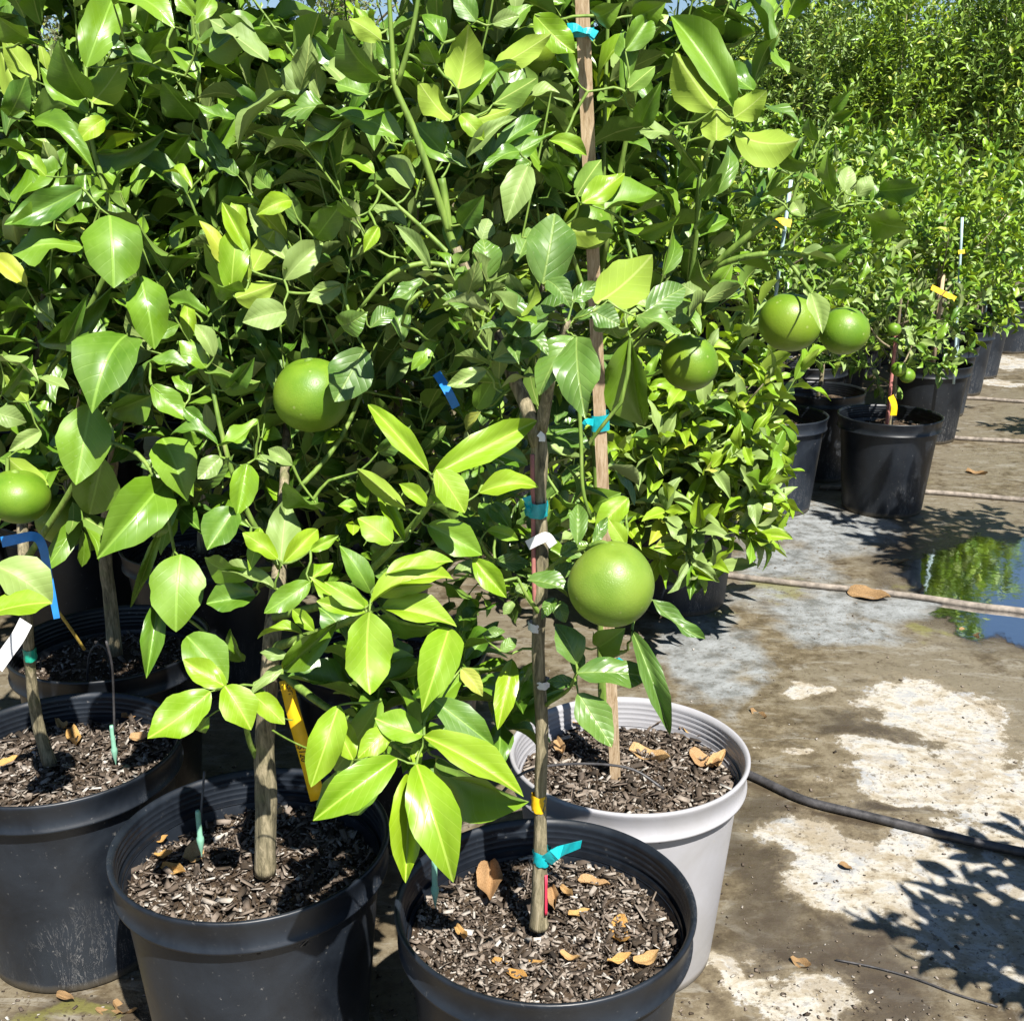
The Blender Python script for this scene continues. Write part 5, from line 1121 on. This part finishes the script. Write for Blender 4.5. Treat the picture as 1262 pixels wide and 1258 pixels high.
for r in ((603, 1070, 604, 1118, 26, 'upright flat orange dry leaf left of the slender trunk foot'), (712, 1092, 752, 1098, 34, 'crumpled orange dry leaf right of the slender trunk foot'), (680, 1100, 684, 1130, 14, 'narrow orange dry leaf touching the slender trunk foot'), (606, 1192, 672, 1192, 20, 'long tan dry leaf near the front rim'),
          (764, 1134, 766, 1168, 22, 'pointed yellow dry leaf in the right half of the front pot'), (748, 1192, 778, 1182, 13, 'small dry leaf near the right front of the front pot soil'), (780, 1192, 812, 1178, 17, 'yellow dry leaf against the right front wall of the front pot'), (690, 1100, 706, 1112, 10, 'small curled dry leaf right of the trunk foot'),
          (624, 1206, 650, 1212, 14, 'broken tan dry leaf against the front wall of the front pot'), (562, 1150, 576, 1162, 12, 'star shaped scrap of dry leaf at the left of the front pot'), (700, 1135, 728, 1128, 12, 'broken dry leaf pieces in front of the slender trunk'), (620, 1047, 640, 1050, 14, 'shaded dry leaf behind the slender trunk'), (690, 1180, 716, 1186, 10, 'thin orange dry leaf in the middle front of the soil')):
    dry(*r[:5], .356, r[5], gF)
gW = 'dry leaves on the soil of the white pot'
for r in ((775, 930, 826, 940, 26, 'curled orange dry leaf right of the wooden stake foot'), (786, 886, 814, 896, 20, 'tan dry leaf behind the stake in the white pot'), (850, 930, 890, 945, 26, 'brown curled dry leaf at the right of the white pot'), (838, 900, 880, 908, 22, 'rusty dry leaf near the right wall of the white pot'), (838, 905, 846, 882, 10, 'upright pointed dry leaf in the white pot'), (686, 918, 694, 935, 14, 'orange scrap of dry leaf at the left of the white pot'), (870, 950, 894, 930, 12, 'yellow curved dry leaf hugging the right wall of the white pot'), (700, 890, 720, 898, 14, 'shaded dry leaf at the back of the white pot')):
    dry(*r[:5], .366, r[5], gW)
gS = 'dry leaves on the soil of the pot with the thick trunk'
for r in ((188, 1042, 208, 1036, 16, 'yellow dry leaf by the left wall of the thick trunk pot'), (236, 1070, 244, 1040, 24, 'pale grey dry leaf left of the thick trunk'), (200, 1075, 230, 1082, 14, 'tan dry leaf near the front left wall of the thick trunk pot'), (190, 1060, 214, 1056, 14, 'whitish dry leaf by the left wall'), (205, 1030, 218, 1002, 10, 'upright narrow dry leaf at the back left of the thick trunk pot'), (340, 1010, 350, 1000, 12, 'shaded dry leaf behind the thick trunk')):
    dry(*r[:5], .35, r[5], gS)
gL = 'dry leaves on the soil of the left pot'
for r in ((150, 890, 175, 882, 16, 'pale dry leaf at the right back of the left pot'), (160, 915, 186, 914, 14, 'tan dry leaf near the right wall of the left pot'), (88, 905, 96, 922, 14, 'orange dry leaf right of the leaning trunk'), (0, 950, 24, 938, 16, 'pale dry leaf at the far left of the left pot'), (70, 892, 84, 900, 12, 'small tan dry leaf behind the leaning trunk')):
    dry(*r[:5], .371, r[5], gL)
gC = 'dry leaves scattered on the concrete'
for r in ((1044, 732, 1098, 738, 22, 'rusty dry leaf beside the dusty pipe'), (1100, 695, 1120, 692, 10, 'tiny tan dry leaf on the wet concrete before the puddle'), (1182, 776, 1208, 782, 12, 'brown dry leaf at the puddle edge'), (925, 875, 945, 886, 10, 'dark curled dry leaf on the damp concrete behind the white pot'), (1034, 1066, 1050, 1074, 10, 'olive dry leaf on the dry concrete patch'),
          (974, 1182, 1000, 1192, 12, 'tan dry leaf at the bottom on the concrete'), (140, 1236, 170, 1245, 14, 'pinkish dry leaf between the two left pots'), (118, 1246, 150, 1250, 10, 'long pale dry leaf at the bottom left'), (1190, 582, 1218, 584, 8, 'whitish dry leaf far along the path'), (70, 1228, 92, 1234, 10, 'tan dry leaf by the foot of the left pot')):
    dry(*r[:5], 0, r[5], gC, .006)
# grit on the concrete
V = []; Fc = []
for k in range(2600):
    px = random.uniform(-100, 1350); py = 1258 - 800 * random.random() ** 1.6; p = PZ(px, py); L = random.uniform(.0015, .006) * random.choice((1, 1, 1, 2)); b0 = len(V)
    M = Matrix.Rotation(random.uniform(0, 6.28), 3, 'Z') @ Matrix.Rotation(random.gauss(0, .3), 3, 'Y')
    for dx, dy, dz in ((-1, -.7, -1), (-.8, .9, -1), (.9, -.5, -1), (1, .6, -1), (-1, -.6, 1), (-.9, .7, 1), (.8, -.6, 1), (1, .5, 1)):
        q_ = M @ Vector((dx * L / 2, dy * L * .35, dz * L * .18)); V.append((p.x + q_.x, p.y + q_.y, .0015 + max(0, q_.z)))
    for f in ((0, 1, 3, 2), (4, 6, 7, 5), (0, 2, 6, 4), (1, 5, 7, 3), (0, 4, 5, 1), (2, 3, 7, 6)): Fc.append(tuple(b0 + i for i in f))
o = link('grit', mesh_np('grit', V, np.array(Fc), mats=[M_CHIP], smooth=False), kind='stuff')
tag(o, 'loose grit and bark crumbs scattered over the concrete', 'grit')
